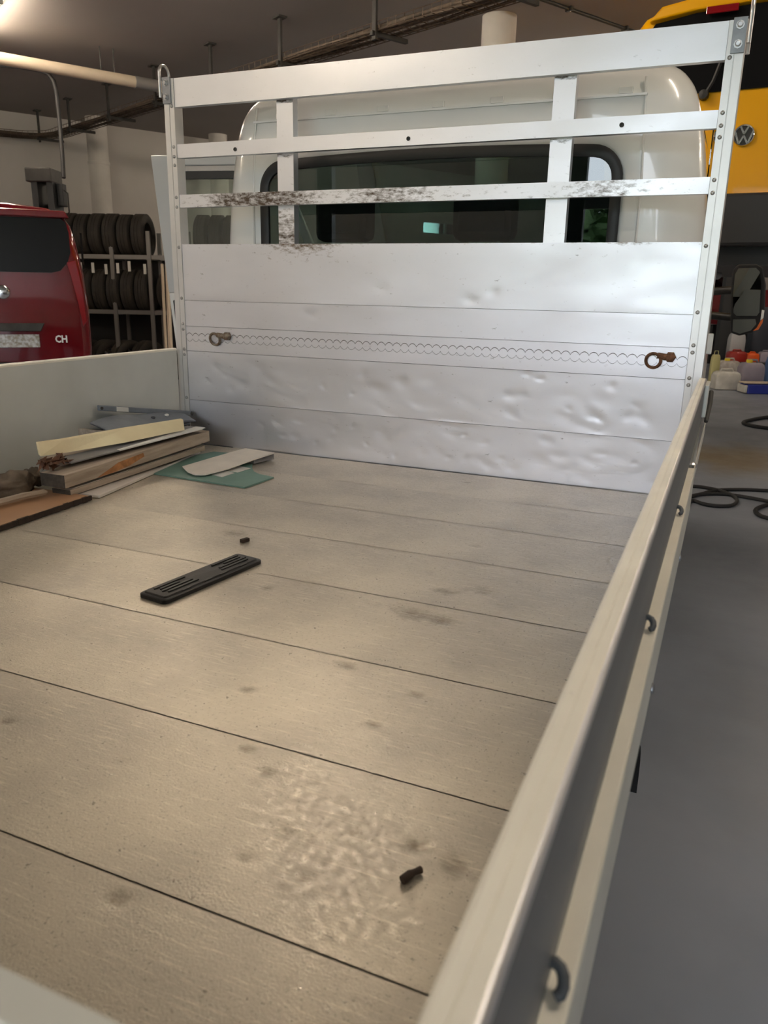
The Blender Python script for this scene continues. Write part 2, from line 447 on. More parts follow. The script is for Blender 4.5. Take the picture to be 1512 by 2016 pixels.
# ceiling conduit by the column
cd = thing('ceiling_conduit', rm(5.6, 2.6, CEIL - .02), 'thin grey conduit clipped straight across the ceiling by the column', 'conduit')
MB().tube([rm(4.0, 2.6, CEIL - .02), rm(9.5, 2.6, CEIL - .02)], .018, 8).build('conduit_run', 'dark_metal', cd, smooth=50)
for s in (5.3, 6.2, 7.1): MB().obox(rm(s, 2.6, CEIL - .02), E1 * .012, E2 * .04, EZ * .02).build('clip', 'dark_metal', cd)

# wire cable tray on drop hangers
def tray_s(t): return 3.62 - .1 * (t - 3.3)
TZ = 3.80
tr = thing('cable_tray', rm(3.4, 6, TZ), 'brown wire mesh cable tray full of cables, hung below the ceiling', 'cable tray')
pts = [(tray_s(t), t) for t in [0.2 + .11 * i for i in range(98)]]
for i in range(12): pts.append((pts[-1][0] - .11 * math.sin(i / 11 * 1.57), pts[-1][1] + .10 * math.cos(i / 11 * 1.57)))
for i in range(60): pts.append((pts[-1][0] - .11, pts[-1][1]))
P3 = [rm(s, t, TZ) for s, t in pts]
def side(i):
    d = (P3[min(i + 1, len(P3) - 1)] - P3[max(i - 1, 0)]); d.normalize(); return d.cross(EZ)
wires = MB()
for off, dz in ((-.15, .07), (-.15, .0), (-.09, 0), (-.03, 0), (.03, 0), (.09, 0), (.15, 0), (.15, .07)):
    wires.tube([P3[i] + side(i) * off + EZ * dz for i in range(0, len(P3), 2)], .0045, 4)
for i in range(0, len(P3), 1):
    s = side(i); p = P3[i]
    wires.tube([p - s * .15 + EZ * .075, p - s * .15, p + s * .15, p + s * .15 + EZ * .075], .004, 4)
wo = wires.build('wire_mesh', 'tray_wire', tr); wo['kind'] = 'stuff'
for k in range(7):
    o0 = -.11 + k * .036; r = random.choice((.012, .018, .022))
    MB().tube([P3[i] + side(i) * (o0 + .03 * math.sin(i * .13 + k * 2)) + EZ * (r + .006 + .02 * (k % 3 == 1) + .01 * math.sin(i * .21 + k)) for i in range(0, len(P3), 3)], r, 6).build('cable', 'cable', tr, smooth=60)
for t in (3.3, 4.75, 6.1, 7.45, 8.8, 10.14, 11.35, 1.8):
    s = tray_s(t); h = rm(s - .17, t, 0)
    hb = MB().obox(h + EZ * (CEIL - .24), E1 * .012, E2 * .028, EZ * .24).build('drop_hanger', 'dark_metal', tr)
    MB().obox(h + EZ * (CEIL - .008), E1 * .05, E2 * .07, EZ * .008).build('ceiling_plate', 'dark_metal', hb)
    MB().obox(rm(s, t, TZ - .03), E1 * .21, E2 * .02, EZ * .018).build('bracket_arm', 'dark_metal', hb)

# ================================================================== THE FLATBED TRUCK
Z = lambda z: z + BZ
truck = thing('flatbed_truck', (1.0, -.3, 0), 'white flatbed truck with an aluminium dropside load bed and slatted headboard', 'truck')

# ---- load floor: transverse planks
YF, YR = -.012, -2.604
XI0, XI1 = -.043, 2.043
seams = [-.333 - .3103 * k for k in range(8)]
ys = [YF] + seams + [YR]
stains = [(818, 1210, .03, 1), (875, 1223, .022, 1), (945, 1163, .03, .7), (890, 1168, .02, .6), (865, 1162, .02, .6), (685, 1310, .015, .9), (820, 1367, .014, .8),
          (737, 1425, .013, .8), (490, 1357, .014, .9), (487, 1475, .012, .9), (520, 1520, .012, .9), (820, 1667, .013, 1), (905, 1707, .020, .9), (232, 1770, .013, .9),
          (480, 1690, .010, .8), (563, 1640, .010, .9), (10, 1422, .012, .8), (525, 1158, .014, .8), (420, 1130, .02, .5), (465, 1050, .03, .8), (597, 1728, .008, .8), (845, 1125, .02, .4),
          (780, 1195, .02, .5), (640, 1300, .02, .3), (935, 1075, .014, .6), (920, 950, .012, .8), (735, 1190, .014, .4), (690, 1640, .008, .7), (610, 1665, .008, .7), (1060, 1235, .02, .3),
          (240, 1500, .012, .4), (760, 1255, .02, .3), (560, 1185, .014, .3), (300, 1260, .03, .25), (340, 1010, .03, .3), (1010, 1320, .02, .3)]
STN = [(bed(u, v), r, k) for u, v, r, k in stains]
fl = MB().box(XI0, XI1, YR, YF, Z(-.06), Z(-.024)).build('bed_floor', 'dark_metal', truck)
for i in range(len(ys) - 1):
    y1, y0 = ys[i] - .0015, ys[i + 1] + .0015
    nx, ny = 300, 44
    mb = MB(); dd = []
    near = [q for q in STN if y0 - .08 < q[0].y < y1 + .08]
    def top(a, b):
        x = XI0 + (XI1 - XI0) * a; y = y0 + (y1 - y0) * b; z = 0.0; dv = 0.0
        for p, r, k in near:
            q = ((x - p.x) ** 2 * .55 + (y - p.y) ** 2) / (r * r)
            if q < 9:
                z -= .0022 * k * math.exp(-q * 1.6); dv += k * .8 * math.exp(-q * .9)
        z += .0002 * noise.noise(Vector((x * 5, y * 5, 1.7)))
        dd.append(max(0, min(1, dv)))
        return (x, y, Z(z))
    mb.grid(top, nx, ny)
    # skirt so the plank has thickness
    n = len(mb.v); base = [(XI0, y0), (XI1, y0), (XI1, y1), (XI0, y1)]
    mb.add([(x, y, Z(-.003)) for x, y in base] + [(x, y, Z(-.0239)) for x, y in base], [(0, 1, 5, 4), (1, 2, 6, 5), (2, 3, 7, 6), (3, 0, 4, 7), (7, 6, 5, 4)])
    mb.d = dd + [0.0] * 8
    mb.build('floor_plank', 'bed', fl, smooth=30, fix=False)

# ---- headboard
PX0, PX1 = 0.0, 2.0
ZS = [0.0, .1895, .3976, .5004, .6056, .8283]
hb = MB().box(.02, 1.98, .026, .034, Z(.0), Z(.82)).build('headboard', 'alu_post', truck)
dpx = [(245, 790), (300, 840), (485, 790), (620, 810), (330, 915), (400, 890), (640, 965), (1085, 830), (1300, 880), (1170, 915), (1030, 945), (1395, 1000), (600, 1110), (720, 1100), (630, 1185),
       (700, 1190), (820, 1225), (905, 1200), (1190, 1165), (1110, 1235), (1030, 1130), (400, 1215), (1270, 1300), (1430, 1295), (785, 495), (1165, 710), (1190, 345), (200, 870), (560, 870), (860, 900), (930, 1150)]
dents = [(340 + x * .344, 450 + y * .344) for x, y in dpx]
dents += [(860 + x * .37, 450 + y * .37) for x, y in [(300, 340), (175, 380), (480, 770), (395, 890), (390, 985), (145, 1100), (585, 1130), (340, 1225), (540, 1220), (270, 1260), (400, 1280), (250, 1140), (1100, 1010),
          (930, 840), (860, 1010), (640, 1210), (820, 1000), (1150, 1350), (550, 800), (450, 880), (700, 960), (880, 1200), (1050, 1250), (60, 1220), (150, 1230)]]
DN = []
for u, v in dents:
    p = at(u, v, 1, 0.0); DN.append((p.x, p.z - BZ, random.uniform(.007, .018), random.uniform(.0010, .0022), random.uniform(.5, 1.0), random.uniform(-.5, .5)))
for k in range(70):  # shallow hammering low on the board
    DN.append((random.uniform(.1, 1.95), random.uniform(.03, .35), random.uniform(.012, .03), random.uniform(.0004, .0012), random.uniform(.4, 1), random.uniform(-1, 1)))
def dirt_hb(x, z):
    m = math.exp(-((x - .57) / .15) ** 2 - ((z - .835) / .06) ** 2) * .85
    m2 = math.exp(-((x - 1.78) / .06) ** 2 - ((z - .83) / .012) ** 2) * .7
    e = math.exp(-((.8283 - z) / .006)) * .45
    return max(0, min(1, m + m2 + e))
def panel(z0, z1, dent=True):
    g = .0007; nx = 420; nz_ = max(12, int((z1 - z0) / .0048))
    near = [q for q in DN if z0 - .1 < q[1] < z1 + .1]
    mb = MB(); dd = []
    def fn(a, b):
        x = PX0 + (PX1 - PX0) * a; z = z0 + g + (z1 - z0 - 2 * g) * b; y = 0.0
        edge = min(1, min(b, 1 - b) * (z1 - z0) / .012)
        for cx, cz, r, h, sx, rot in near:
            dx, dz = x - cx, z - cz
            if abs(dx) < .11 and abs(dz) < .11:
                a1 = dx + dz * rot
                q = math.sqrt((a1 * sx) ** 2 + dz * dz) / r
                if q < 3: y += h * math.exp(-q * q) * edge
        y = .0028 * (1 - math.exp(-y / .0028)) + .0006 * noise.noise(Vector((x * 6, 0, z * 9))) * edge
        dd.append(dirt_hb(x, z)); return (x, y, Z(z))
    mb.grid(fn, nx, nz_)
    mb.add([(PX0, .0005, Z(z0 + g)), (PX1, .0005, Z(z0 + g)), (PX1, .0005, Z(z1 - g)), (PX0, .0005, Z(z1 - g)),
            (PX0, .0255, Z(z0 + g)), (PX1, .0255, Z(z0 + g)), (PX1, .0255, Z(z1 - g)), (PX0, .0255, Z(z1 - g))],
           [(0, 4, 5, 1), (2, 6, 7, 3), (0, 3, 7, 4), (1, 5, 6, 2), (4, 7, 6, 5)])
    mb.d = dd + [0.0] * 8
    return mb.build('headboard_plank', 'alu_panel', hb, smooth=30, fix=False)
for k in (0, 1, 3, 4): panel(ZS[k], ZS[k + 1])
# lashing plank: a slot with scalloped edges, like a row of touching round holes
z0, z1 = ZS[2] + .0009, ZS[3] - .0009
zc, pitch, rr_, neck, dp = .4545, .0316, .0160, .0035, .006
cols = []; nseg = 12
ncell = int(2.0 / pitch)
x = PX0
xs = [PX0 + 2.0 * i / (ncell * nseg) for i in range(ncell * nseg + 1)]
def halfh(x):
    q = ((x - PX0) / (2.0 / ncell)) % 1.0 - .5
    return .0048 + .0115 * max(0.0, math.cos(math.pi * q)) ** .75
n = len(xs)
vs = []
gd = .0022
for x in xs:        # two hairline grooves follow the scallops; their dark colour is painted-in shade
    h = halfh(x); lo, hi = zc - h, zc + h
    vs += [(x, 0, Z(z0)), (x, 0, Z(lo - .0013)), (x, gd, Z(lo - .0013)), (x, gd, Z(lo)), (x, 0, Z(lo)), (x, 0, Z(hi)), (x, gd, Z(hi)), (x, gd, Z(hi + .0026)), (x, 0, Z(hi + .0026)), (x, 0, Z(z1)), (x, .025, Z(z1)), (x, .025, Z(z0))]
fs = []; KP = 12; mi = []
for i in range(n - 1):
    for j in range(KP): fs.append((i * KP + j, (i + 1) * KP + j, (i + 1) * KP + (j + 1) % KP, i * KP + (j + 1) % KP))
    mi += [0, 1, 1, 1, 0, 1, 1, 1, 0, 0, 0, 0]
fs += [tuple(range(KP)), tuple(range((n - 1) * KP + KP - 1, (n - 1) * KP - 1, -1))]
mb = MB().add(vs, fs); mb.d = [0.0] * len(vs)
mb.build('headboard_plank', 'alu_panel', hb, fix=True, mats=['alu_panel', 'groove_shade'], midx=mi + [0, 0])
# lashing rings on studs
for (u, v, su, sv, mt) in ((423, 668, 441, 662, 'ring_metal'), (1286, 710, 1312, 703, 'rust')):
    c = at(u, v, 1, -.012); sp = at(su, sv, 1, -.012)
    rg = MB().tube(arc(c, (.0235, 0, 0), (0, -.006, .0235), 0, 2 * math.pi * 35 / 36, 35), .0052, 8, closed=True).build('lashing_ring', mt, truck, smooth=80)
    MB().tube([c + Vector((.012, 0, .018)), sp + Vector((-.004, 0, 0)), sp + Vector((.012, .002, 0))], [.0095, .011, .0125], 10).build('ring_shank', mt, rg, smooth=60)
    MB().lathe([(0, -.012), (.014, -.010), (.018, 0), (.018, .012)], sp + Vector((.012, 0, 0)), (0, 1, 0), 6).build('stud', mt, rg)
# rails
def rail(z0, z1, y0=-.0005, y1=.0255):
    nx = 400; nz_ = 14
    mb = MB(); dd = []
    def fn(a, b):
        x = PX0 + 2.0 * a; z = z0 + (z1 - z0) * b
        n1 = noise.noise(Vector((x * 60, z0, z * 60))) + .7 * noise.noise(Vector((x * 140, 3, z * 140)))
        d = 0
        if z1 < 1.05: 
            d = .95 * math.exp(-((x - .38) / .24) ** 4) + .62 * math.exp(-((x - .92) / .18) ** 2) + .5 * math.exp(-((x - 1.68) / .12) ** 2) + .2
        dd.append(max(0, min(1, d))); return (x, y0, Z(z))
    mb.grid(fn, nx, nz_)
    mb.add([(PX0, y0, Z(z0)), (PX1, y0, Z(z0)), (PX1, y0, Z(z1)), (PX0, y0, Z(z1)), (PX0, y1, Z(z0)), (PX1, y1, Z(z0)), (PX1, y1, Z(z1)), (PX0, y1, Z(z1))],
           [(0, 4, 5, 1), (2, 6, 7, 3), (0, 3, 7, 4), (1, 5, 6, 2), (4, 7, 6, 5)])
    mb.d = dd + [0.0] * 8
    return mb.build('headboard_rail', 'alu_rail', hb, fix=False)
rail(1.3385, 1.4415); r2 = rail(1.1540, 1.2045); rail(.9690, 1.0175)
# uprights behind the rails
def stile(x0, x1):
    mb = MB(); dd = []
    def fn(a, b):
        x = x0 + (x1 - x0) * a; z = .55 + (1.335 + .06 - .55) * b
        n1 = noise.noise(Vector((x * 60, 5, z * 60))) + .7 * noise.noise(Vector((x * 140, 3, z * 140)))
        d = 0
        if x0 < 1: d = .8 * math.exp(-((z - .88) / .10) ** 2)
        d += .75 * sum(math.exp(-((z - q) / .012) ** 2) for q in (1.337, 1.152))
        dd.append(max(0, min(1, d))); return (x, .0262, Z(z))
    mb.grid(fn, 14, 150)
    mb.add([(x0, .0262, Z(.55)), (x1, .0262, Z(.55)), (x1, .0262, Z(1.395)), (x0, .0262, Z(1.395)), (x0, .062, Z(.55)), (x1, .062, Z(.55)), (x1, .062, Z(1.395)), (x0, .062, Z(1.395))],
           [(0, 4, 5, 1), (2, 6, 7, 3), (0, 3, 7, 4), (1, 5, 6, 2), (4, 7, 6, 5)])
    mb.d = dd + [0.0] * 8
    mb.build('headboard_upright', 'alu_rail', hb, fix=False)
stile(.446, .516); stile(1.490, 1.562)
# rail screws
for (u, v) in ((463, 294), (804, 273), (1224, 246)):
    p = at(u, v, 1, -.001)
    MB().lathe([(.0075, 0), (.0075, .002), (.004, .0035), (.003, .001)], p, (0, -1, 0), 10).build('rail_screw', 'dark_metal', hb)
# corner posts
RIV = [at(u, v, 1, 0).z for u, v in ((335.8, 209.7), (341, 290), (341, 309), (343, 326), (347, 389), (348, 408), (352, 487), (357, 587), (359, 637), (360.6, 648), (362, 687), (363, 697.5), (368.5, 782))]
riv = None
for sgn, xa in ((-1, 0.0), (1, 2.0)):
    X = lambda q: xa + sgn * q
    prof = [(.001, -.004), (.0225, -.004), (.0232, -.0015), (.0245, -.0015), (.0252, -.004), (.049, -.004), (.052, .0), (.052, .046), (.044, .048), (.001, .048)]
    pst = MB().prism([(X(a), b, Z(-.22)) for a, b in prof], (0, 0, .22 + 1.441)).build('corner_post', 'alu_post', truck)
    for zr in RIV:
        if riv is None:
            riv = MB().lathe([(.0066, 0), (.0062, .0022), (.0042, .0042), (.002, .0048), (0, .0048)], (X(.0125), -.004, zr), (0, -1, 0), 10).build('rivet', 'rivet', pst, smooth=60)
        else: place_copy(riv, (X(.0125), -.0064, zr), pst)
    # lifting eye: plate, two bolts and a bent rod
    pl = MB().box(min(X(.012), X(.050)), max(X(.012), X(.050)), -.0105, -.0045, Z(1.352), Z(1.446)).build('eye_plate', 'steel', pst, bevel=.001)
    for zb in (1.375, 1.425):
        MB().lathe([(.012, 0), (.012, .003), (.0085, .003), (.0085, .009), (.006, .011), (0, .011)], (X(.031), -.0105, Z(zb)), (0, -1, 0), 8).build('bolt', 'zinc', pst)
    cx = X(.0585)
    path = [(cx, -.012, Z(1.375)), (cx, -.012, Z(1.455))] + [(cx, .018 - .03 * math.cos(t), Z(1.462) + .032 * math.sin(t)) for t in [math.pi * k / 12 for k in range(13)]] + [(cx, .048, Z(1.44)), (cx, .048, Z(1.36))]
    MB().tube(path, .0058, 8).build('lifting_eye', 'zinc', pst, smooth=60)

# ---- dropsides
HS = .407
def dropside(sgn):
    xi = 2.043 if sgn > 0 else -.043
    X = lambda q: xi + sgn * q
    y0, y1 = YR - .02, -.016
    body = MB().prism([(X(a), y0, Z(b)) for a, b in [(.0, .004), (.0, .4035), (.0035, .407), (.010, .407), (.0105, .4062), (.0112, .4062), (.0117, .407), (.0195, .407), (.0225, .4045), (.0225, .004)]], (0, y1 - y0, 0)).build('dropside', 'alu_side', truck)
    MB().prism([(X(a), y0, Z(b)) for a, b in [(-.0006, .398), (-.0006, .4038), (.0032, .4076), (.010, .4076), (.0105, .4068), (.0112, .4068), (.0117, .4076), (.0193, .4076), (.0218, .406), (.0205, .404)]], (0, y1 - y0, 0)).build('top_cap', 'alu_cap', body)
    MB().box(min(X(.0222), X(.0235)), max(X(.0222), X(.0235)), y0, y1, Z(.27), Z(.4035)).build('outer_face', 'alu_dark', body)
    MB().prism([(X(a), y0, Z(b)) for a, b in [(.0198, .4078), (.0212, .4072), (.0232, .4050), (.0238, .4000), (.0226, .4000), (.0205, .4062)]], (0, y1 - y0, 0)).build('worn_edge', 'alu_rail', body)
    # lower outer profile with a ledge; it stops short at the front where the latch pocket is
    yl = at(1362, 908, 0, 2.072).y
    MB().prism([(X(a), y0, Z(b)) for a, b in [(.0225, .272), (.0365, .272), (.038, .2695), (.038, .165), (.0225, .150)]], (0, yl - y0, 0)).build('ledge_profile', 'alu_cap' if sgn > 0 else 'alu_side', body)
    MB().box(min(X(.0382), X(.0388)), max(X(.0382), X(.0388)), y0, yl, Z(.170), Z(.268)).build('ledge_face', 'alu_side', body)
    MB().box(min(X(.035), X(.038)), max(X(.035), X(.038)), yl, y1 - .01, Z(.23), Z(.27)).build('pocket_lip', 'alu_side', body)
    lt = MB().box(min(X(.0236), X(.036)), max(X(.0236), X(.036)), yl + .03, yl + .085, Z(.235), Z(.262)).build('latch_block', 'steel', body, bevel=.003)
    MB().lathe([(.012, 0), (.012, .008), (.006, .012), (0, .012)], (X(.030), yl + .06, Z(.262)), (0, 0, 1), 10).build('latch_bolt', 'zinc', body)
    # end latch at the headboard corner
    e = MB().box(min(X(.023), X(.036)), max(X(.023), X(.036)), -.16, y1, Z(.30), Z(.40)).build('end_latch', 'alu_side', body, bevel=.003)
    MB().tube([(X(.042), -.06, Z(.37)), (X(.044), -.10, Z(.34)), (X(.040), -.17, Z(.29))], [.008, .007, .006], 8).build('latch_lever', 'dark_metal', body, smooth=60)
    for (u, v) in ((1340, 994), (1283, 1212), (1103, 1900)):
        p = at(u, v, 0, 2.073)
        y = p.y
        MB().tube([(X(a), y + c, Z(b)) for a, b, c in [(.0222, .285, .006), (.0262, .2865, .0055), (.0300, .2855, .004), (.0325, .283, .001), (.0335, .280, -.003), (.0325, .2775, -.007), (.0300, .2765, -.009)]], [.0036, .0038, .0038, .0038, .0038, .0038, .0034], 10).build('rope_hook', 'grey_hook', body, smooth=70)
        MB().lathe([(.007, 0), (.007, .003), (.004, .005), (0, .005)], (X(.038), y + .03, Z(.18)), (sgn, 0, 0), 10).build('hinge_bolt', 'steel', body)
    return body
dropside(1); dropside(-1)
# ---- tailgate
tg = MB().box(-.062, 2.041, YR - .030, YR - .0215, Z(.004), Z(HS)).build('tailgate', 'alu_side', truck)
MB().prism([(-.041, a, Z(b)) for a, b in [(YR - .0216, .004), (YR - .0216, .405), (YR - .018, .4075), (YR - .0012, .4075), (YR - .0004, .405), (YR - .0004, .004)]], (2.082, 0, 0)).build('tailgate_skin', 'alu_side', tg, bevel=.0)
# ---- chassis and wheels
ch = MB().box(.62, .72, -2.6, 2.3, .45, .62).box(1.28, 1.38, -2.6, 2.3, .45, .62)
for y in (-2.4, -1.7, -1.0, -.3): ch.box(.02, 1.98, y - .03, y + .03, .62, Z(-.061))
ch.build('chassis', 'dark_metal', truck)
def wheel(mbp, c, ax, R=.34, wdt=.22, parent=None, rim='steel', name='wheel'):
    c = Vector(c); ax = Vector(ax).normalized(); h = wdt / 2
    t = MB().lathe([(R * .62, -h * .8), (R * .80, -h), (R * .94, -h * .92), (R, -h * .7), (R, -h * .25), (R * .985, -h * .22), (R * .985, -h * .15), (R, -h * .12), (R, h * .12), (R * .985, h * .15), (R * .985, h * .22), (R, h * .25), (R, h * .7), (R * .94, h * .92), (R * .80, h), (R * .62, h * .8)], c, ax, 36, closed=True).build(name, 'tyre', parent, smooth=40)
    MB().lathe([(R * .62, -h * .75), (R * .58, -h * .7), (R * .56, h * .2), (R * .30, h * .45), (R * .18, h * .3), (0, h * .3)], c, ax, 24).build('rim', rim, t, smooth=40)
    return t
for y in (-1.5, 1.95):
    for sgn, x in ((-1, .13), (1, 1.87)): wheel(None, (x, y, .35), (sgn, 0, 0), .35, .22, truck)
for sgn, x in ((-1, .0), (1, 2.0)):
    mb = loft([[(x + q, -1.5 + .60 * math.cos(t), .30 + .30 * math.sin(t)) for t in [(-.1 + 3.35 * k / 20) for k in range(21)]] for q in (-.13, .045)], False)
    MBo = mb.build('mudguard', 'black_plastic', truck, smooth=60)
    MB().box(x - .13, x + .046, -2.125, -2.11, .12, .32).build('mud_flap', 'rubber', truck)

MB().box(1.93, 2.046, .25, 1.0, .50, .565).build('side_sill', 'black_plastic', truck, bevel=.008)
# ---- cab
CX = 1.013
HWZ = [(-.55, .93), (-.45, .985), (0, 1.005), (.35, 1.005), (.7, .992), (.95, .972), (1.1, .952), (1.22, .930), (1.30, .908), (1.36, .878), (1.41, .82), (1.445, .70), (1.46, .52), (1.468, .25)]
def cab_outline(inset=0.0):
    h = [(w_, z) for z, w_ in HWZ]
    pts = [(w_, z) for w_, z in h] + [(0, 1.47)] + [(-w_, z) for w_, z in reversed(h)] + [(-.45, -.57), (0, -.57), (.45, -.57)]
    out = []
    for a, z in pts:
        k = Vector((a, z - .45)); L_ = k.length
        k = k * ((L_ - inset) / L_); out.append((CX + k.x, k.y + .45))
    # densify
    res = []
    for i in range(len(out)):
        p, q = out[i], out[(i + 1) % len(out)]
        p_, q_ = out[i - 1], out[(i + 2) % len(out)]
        m = 4
        for j in range(m):
            t = j / m
            res.append(tuple(.5 * (2 * p[c_] + (q[c_] - p_[c_]) * t + (2 * p_[c_] - 5 * p[c_] + 4 * q[c_] - q_[c_]) * t * t + (3 * p[c_] - p_[c_] - 3 * q[c_] + q_[c_]) * t ** 3) for c_ in (0, 1)))
    return res
WIN = dict(x0=.262, x1=1.708, z0=.55, z1=1.150)
def win_outline(ang_pts, grow=0.0):
    # rounded window outline sampled at the same bearing as the body outline
    cx = (WIN['x0'] + WIN['x1']) / 2; cz = (WIN['z0'] + WIN['z1']) / 2; hw = (WIN['x1'] - WIN['x0']) / 2 + grow; hh = (WIN['z1'] - WIN['z0']) / 2 + grow; r = .10 + grow
    res = []
    for (x, z) in ang_pts:
        d = Vector((x - cx, z - cz)); d.normalize()
        lo, hi = 0, 3
        for _ in range(30):
            m = (lo + hi) / 2; p = d * m
            qx, qz = abs(p.x) - (hw - r), abs(p.y) - (hh + (.022 * (1 - (p.x / hw) ** 2) if p.y > 0 else 0) - r)
            sd = math.hypot(max(qx, 0), max(qz, 0)) + min(max(qx, qz), 0) - r
            if sd < 0: lo = m
            else: hi = m
        res.append((cx + d.x * lo, cz + d.y * lo))
    return res
CY = .20
def cab_shell(off, name, mat, parent):
    full = cab_outline(off)
    def bear(n_extra): return n_extra
    rings = []
    wo = win_outline(cab_outline(0), 0 if off == 0 else -.003)
    rings.append([(x, CY + off + .01, Z(z)) for x, z in wo])
    rings.append([(x, CY + off, Z(z)) for x, z in win_outline(cab_outline(0), .03)])
    for k in range(7):
        th = k / 6 * math.pi / 2
        ins = .19 * (1 - math.sin(th)); yy = CY + off + .13 * (1 - math.cos(th))
        rings.append([(x, yy, Z(z)) for x, z in cab_outline(off + ins)])
    for yy in (.45, .55, .8, 1.05, 1.25): rings.append([(x, yy, Z(z)) for x, z in full])
    rings.append([(x, 1.33 + max(0, min(.62, (1.42 - z) * .75)), Z(z)) for x, z in full])
    n = len(full)
    mb = loft(rings)
    # openings: side windows and the driver's door
    kr = len(rings)
    keep = []
    for f in mb.f:
        c = sum((mb.v[i] for i in f), Vector()) / 4
        z = c.z - BZ
        sidey = .47 < c.y < 1.55 and abs(c.x - CX) > .8
        if sidey and .70 < z < 1.30: continue
        if sidey and c.x < CX and -.45 < z < 1.36: continue
        keep.append(f)
    mb.f = keep
    return mb.build(name, mat, parent, smooth=35, fix=False)
cab = cab_shell(0, 'cab', 'white_paint', truck)
cab_shell(.025, 'cab_lining', 'cab_dark', cab)
ol = cab_outline(0)
# rear window: seal, glass, divider bars
wo0 = win_outline(ol, .004); wi0 = win_outline(ol, -.034)
loft([[(x, CY - .004, Z(z)) for x, z in wo0], [(x, CY - .012, Z(z)) for x, z in win_outline(ol, -.012)], [(x, CY - .004, Z(z)) for x, z in wi0], [(x, CY + .012, Z(z)) for x, z in wi0]]).build('window_seal', 'seal', cab, smooth=50)
n = len(wi0)
MB().prism([(x, CY + .002, Z(z)) for x, z in wi0], (0, .004, 0)).build('rear_window', 'rear_tint', cab)
# gutter strip with clips and the vertical panel joints
mb = MB(); zg = 1.302
mb.box(.235, 1.765, CY - .006, CY + .01, Z(zg), Z(zg + .008)); mb.build('rear_gutter', 'white_paint', cab, bevel=.001)
for k in range(7):
    x = .34 + k * .222
    MB().box(x, x + .045, CY - .004, CY + .006, Z(zg + .009), Z(zg + .030)).build('gutter_clip', 'white_paint', cab, bevel=.0012)
for x in (.225, 1.775):
    MB().tube([(x, CY - .001, Z(.2)), (x, CY - .001, Z(1.0)), (x + (.012 if x < 1 else -.012), CY + .000, Z(1.25)), (x + (.02 if x < 1 else -.02), CY + .010, Z(1.36))], .0045, 6).build('panel_joint', 'white_paint', cab, smooth=60)
# windscreen, hood, dash, seats
ws = [(CX + a, 1.33 + (1.42 - z) * .75, Z(z)) for a, z in [(-.86, .68), (.86, .68), (.80, 1.36), (.3, 1.40), (-.3, 1.40), (-.80, 1.36)]]
MB().prism(ws, (0, .006, .004)).build('windscreen', 'clear_glass', cab)
mb = MB()
for sg in (-1, 1): mb.hexa([(CX + sg * .86, 1.89, Z(.66)), (CX + sg * .99, 1.86, Z(.66)), (CX + sg * .99, 1.95, Z(.66)), (CX + sg * .86, 1.98, Z(.66)), (CX + sg * .79, 1.36, Z(1.38)), (CX + sg * .87, 1.34, Z(1.38)), (CX + sg * .87, 1.42, Z(1.38)), (CX + sg * .79, 1.44, Z(1.38))])
mb.build('windscreen_pillar', 'white_paint', cab)
hood = [(1.90, .66), (2.25, .58), (2.55, .42), (2.62, .25), (2.62, -.35), (2.4, -.45), (1.90, -.45)]
MB().prism([(CX - .97, a, Z(b)) for a, b in hood], (1.94, 0, 0)).build('hood', 'white_paint', cab, bevel=.04)
MB().prism([(CX - .9, a, Z(b)) for a, b in [(1.45, .45), (1.42, .62), (1.6, .70), (1.95, .67), (1.9, .2), (1.5, .2)]], (1.8, 0, 0)).build('dashboard', 'cab_dark', cab, bevel=.02)
MB().tube(arc((.50, 1.30, Z(.62)), (.19, 0, 0), (0, .07, .18), 0, 2 * math.pi * 27 / 28, 27), .014, 8, closed=True).build('steering_wheel', 'seal', cab, smooth=70)
MB().tube([(.50, 1.30, Z(.62)), (.50, 1.5, Z(.54))], .03, 8).tube([(.32, 1.30, Z(.62)), (.68, 1.30, Z(.62))], .012, 6).build('steering_column', 'seal', cab)
def seat(x, wd, heads):
    s = MB().hexa([(x - wd, .50, Z(-.02)), (x + wd, .50, Z(-.02)), (x + wd, .66, Z(-.02)), (x - wd, .66, Z(-.02)), (x - wd * .85, .42, Z(.80)), (x + wd * .85, .42, Z(.80)), (x + wd * .85, .52, Z(.80)), (x - wd * .85, .52, Z(.80))]).build('seat', 'seat_cloth', truck, bevel=.04)
    MB().box(x - wd, x + wd, .55, 1.1, Z(-.12), Z(.02)).build('seat_base', 'seat_cloth', s, bevel=.03)
    for hx in heads:
        MB().box(x + hx - .13, x + hx + .13, .41, .52, Z(.86), Z(1.06)).build('headrest', 'seat_cloth', s, bevel=.035)
        MB().tube([(x + hx - .06, .465, Z(.78)), (x + hx - .06, .465, Z(.9))], .006, 6).tube([(x + hx + .06, .465, Z(.78)), (x + hx + .06, .465, Z(.9))], .006, 6).build('headrest_post', 'zinc', s)
seat(.52, .25, (0,)); seat(1.37, .44, (-.22, .22))
# passenger side glass
MB().box(1.965, 1.969, .56, 1.5, Z(.70), Z(1.28)).build('side_window', 'clear_glass', cab)
# rear corner hinge block beside the post
hg = MB().box(2.012, 2.062, .42, .47, Z(.455), Z(.53)).build('door_hinge', 'white_paint', cab, bevel=.004)
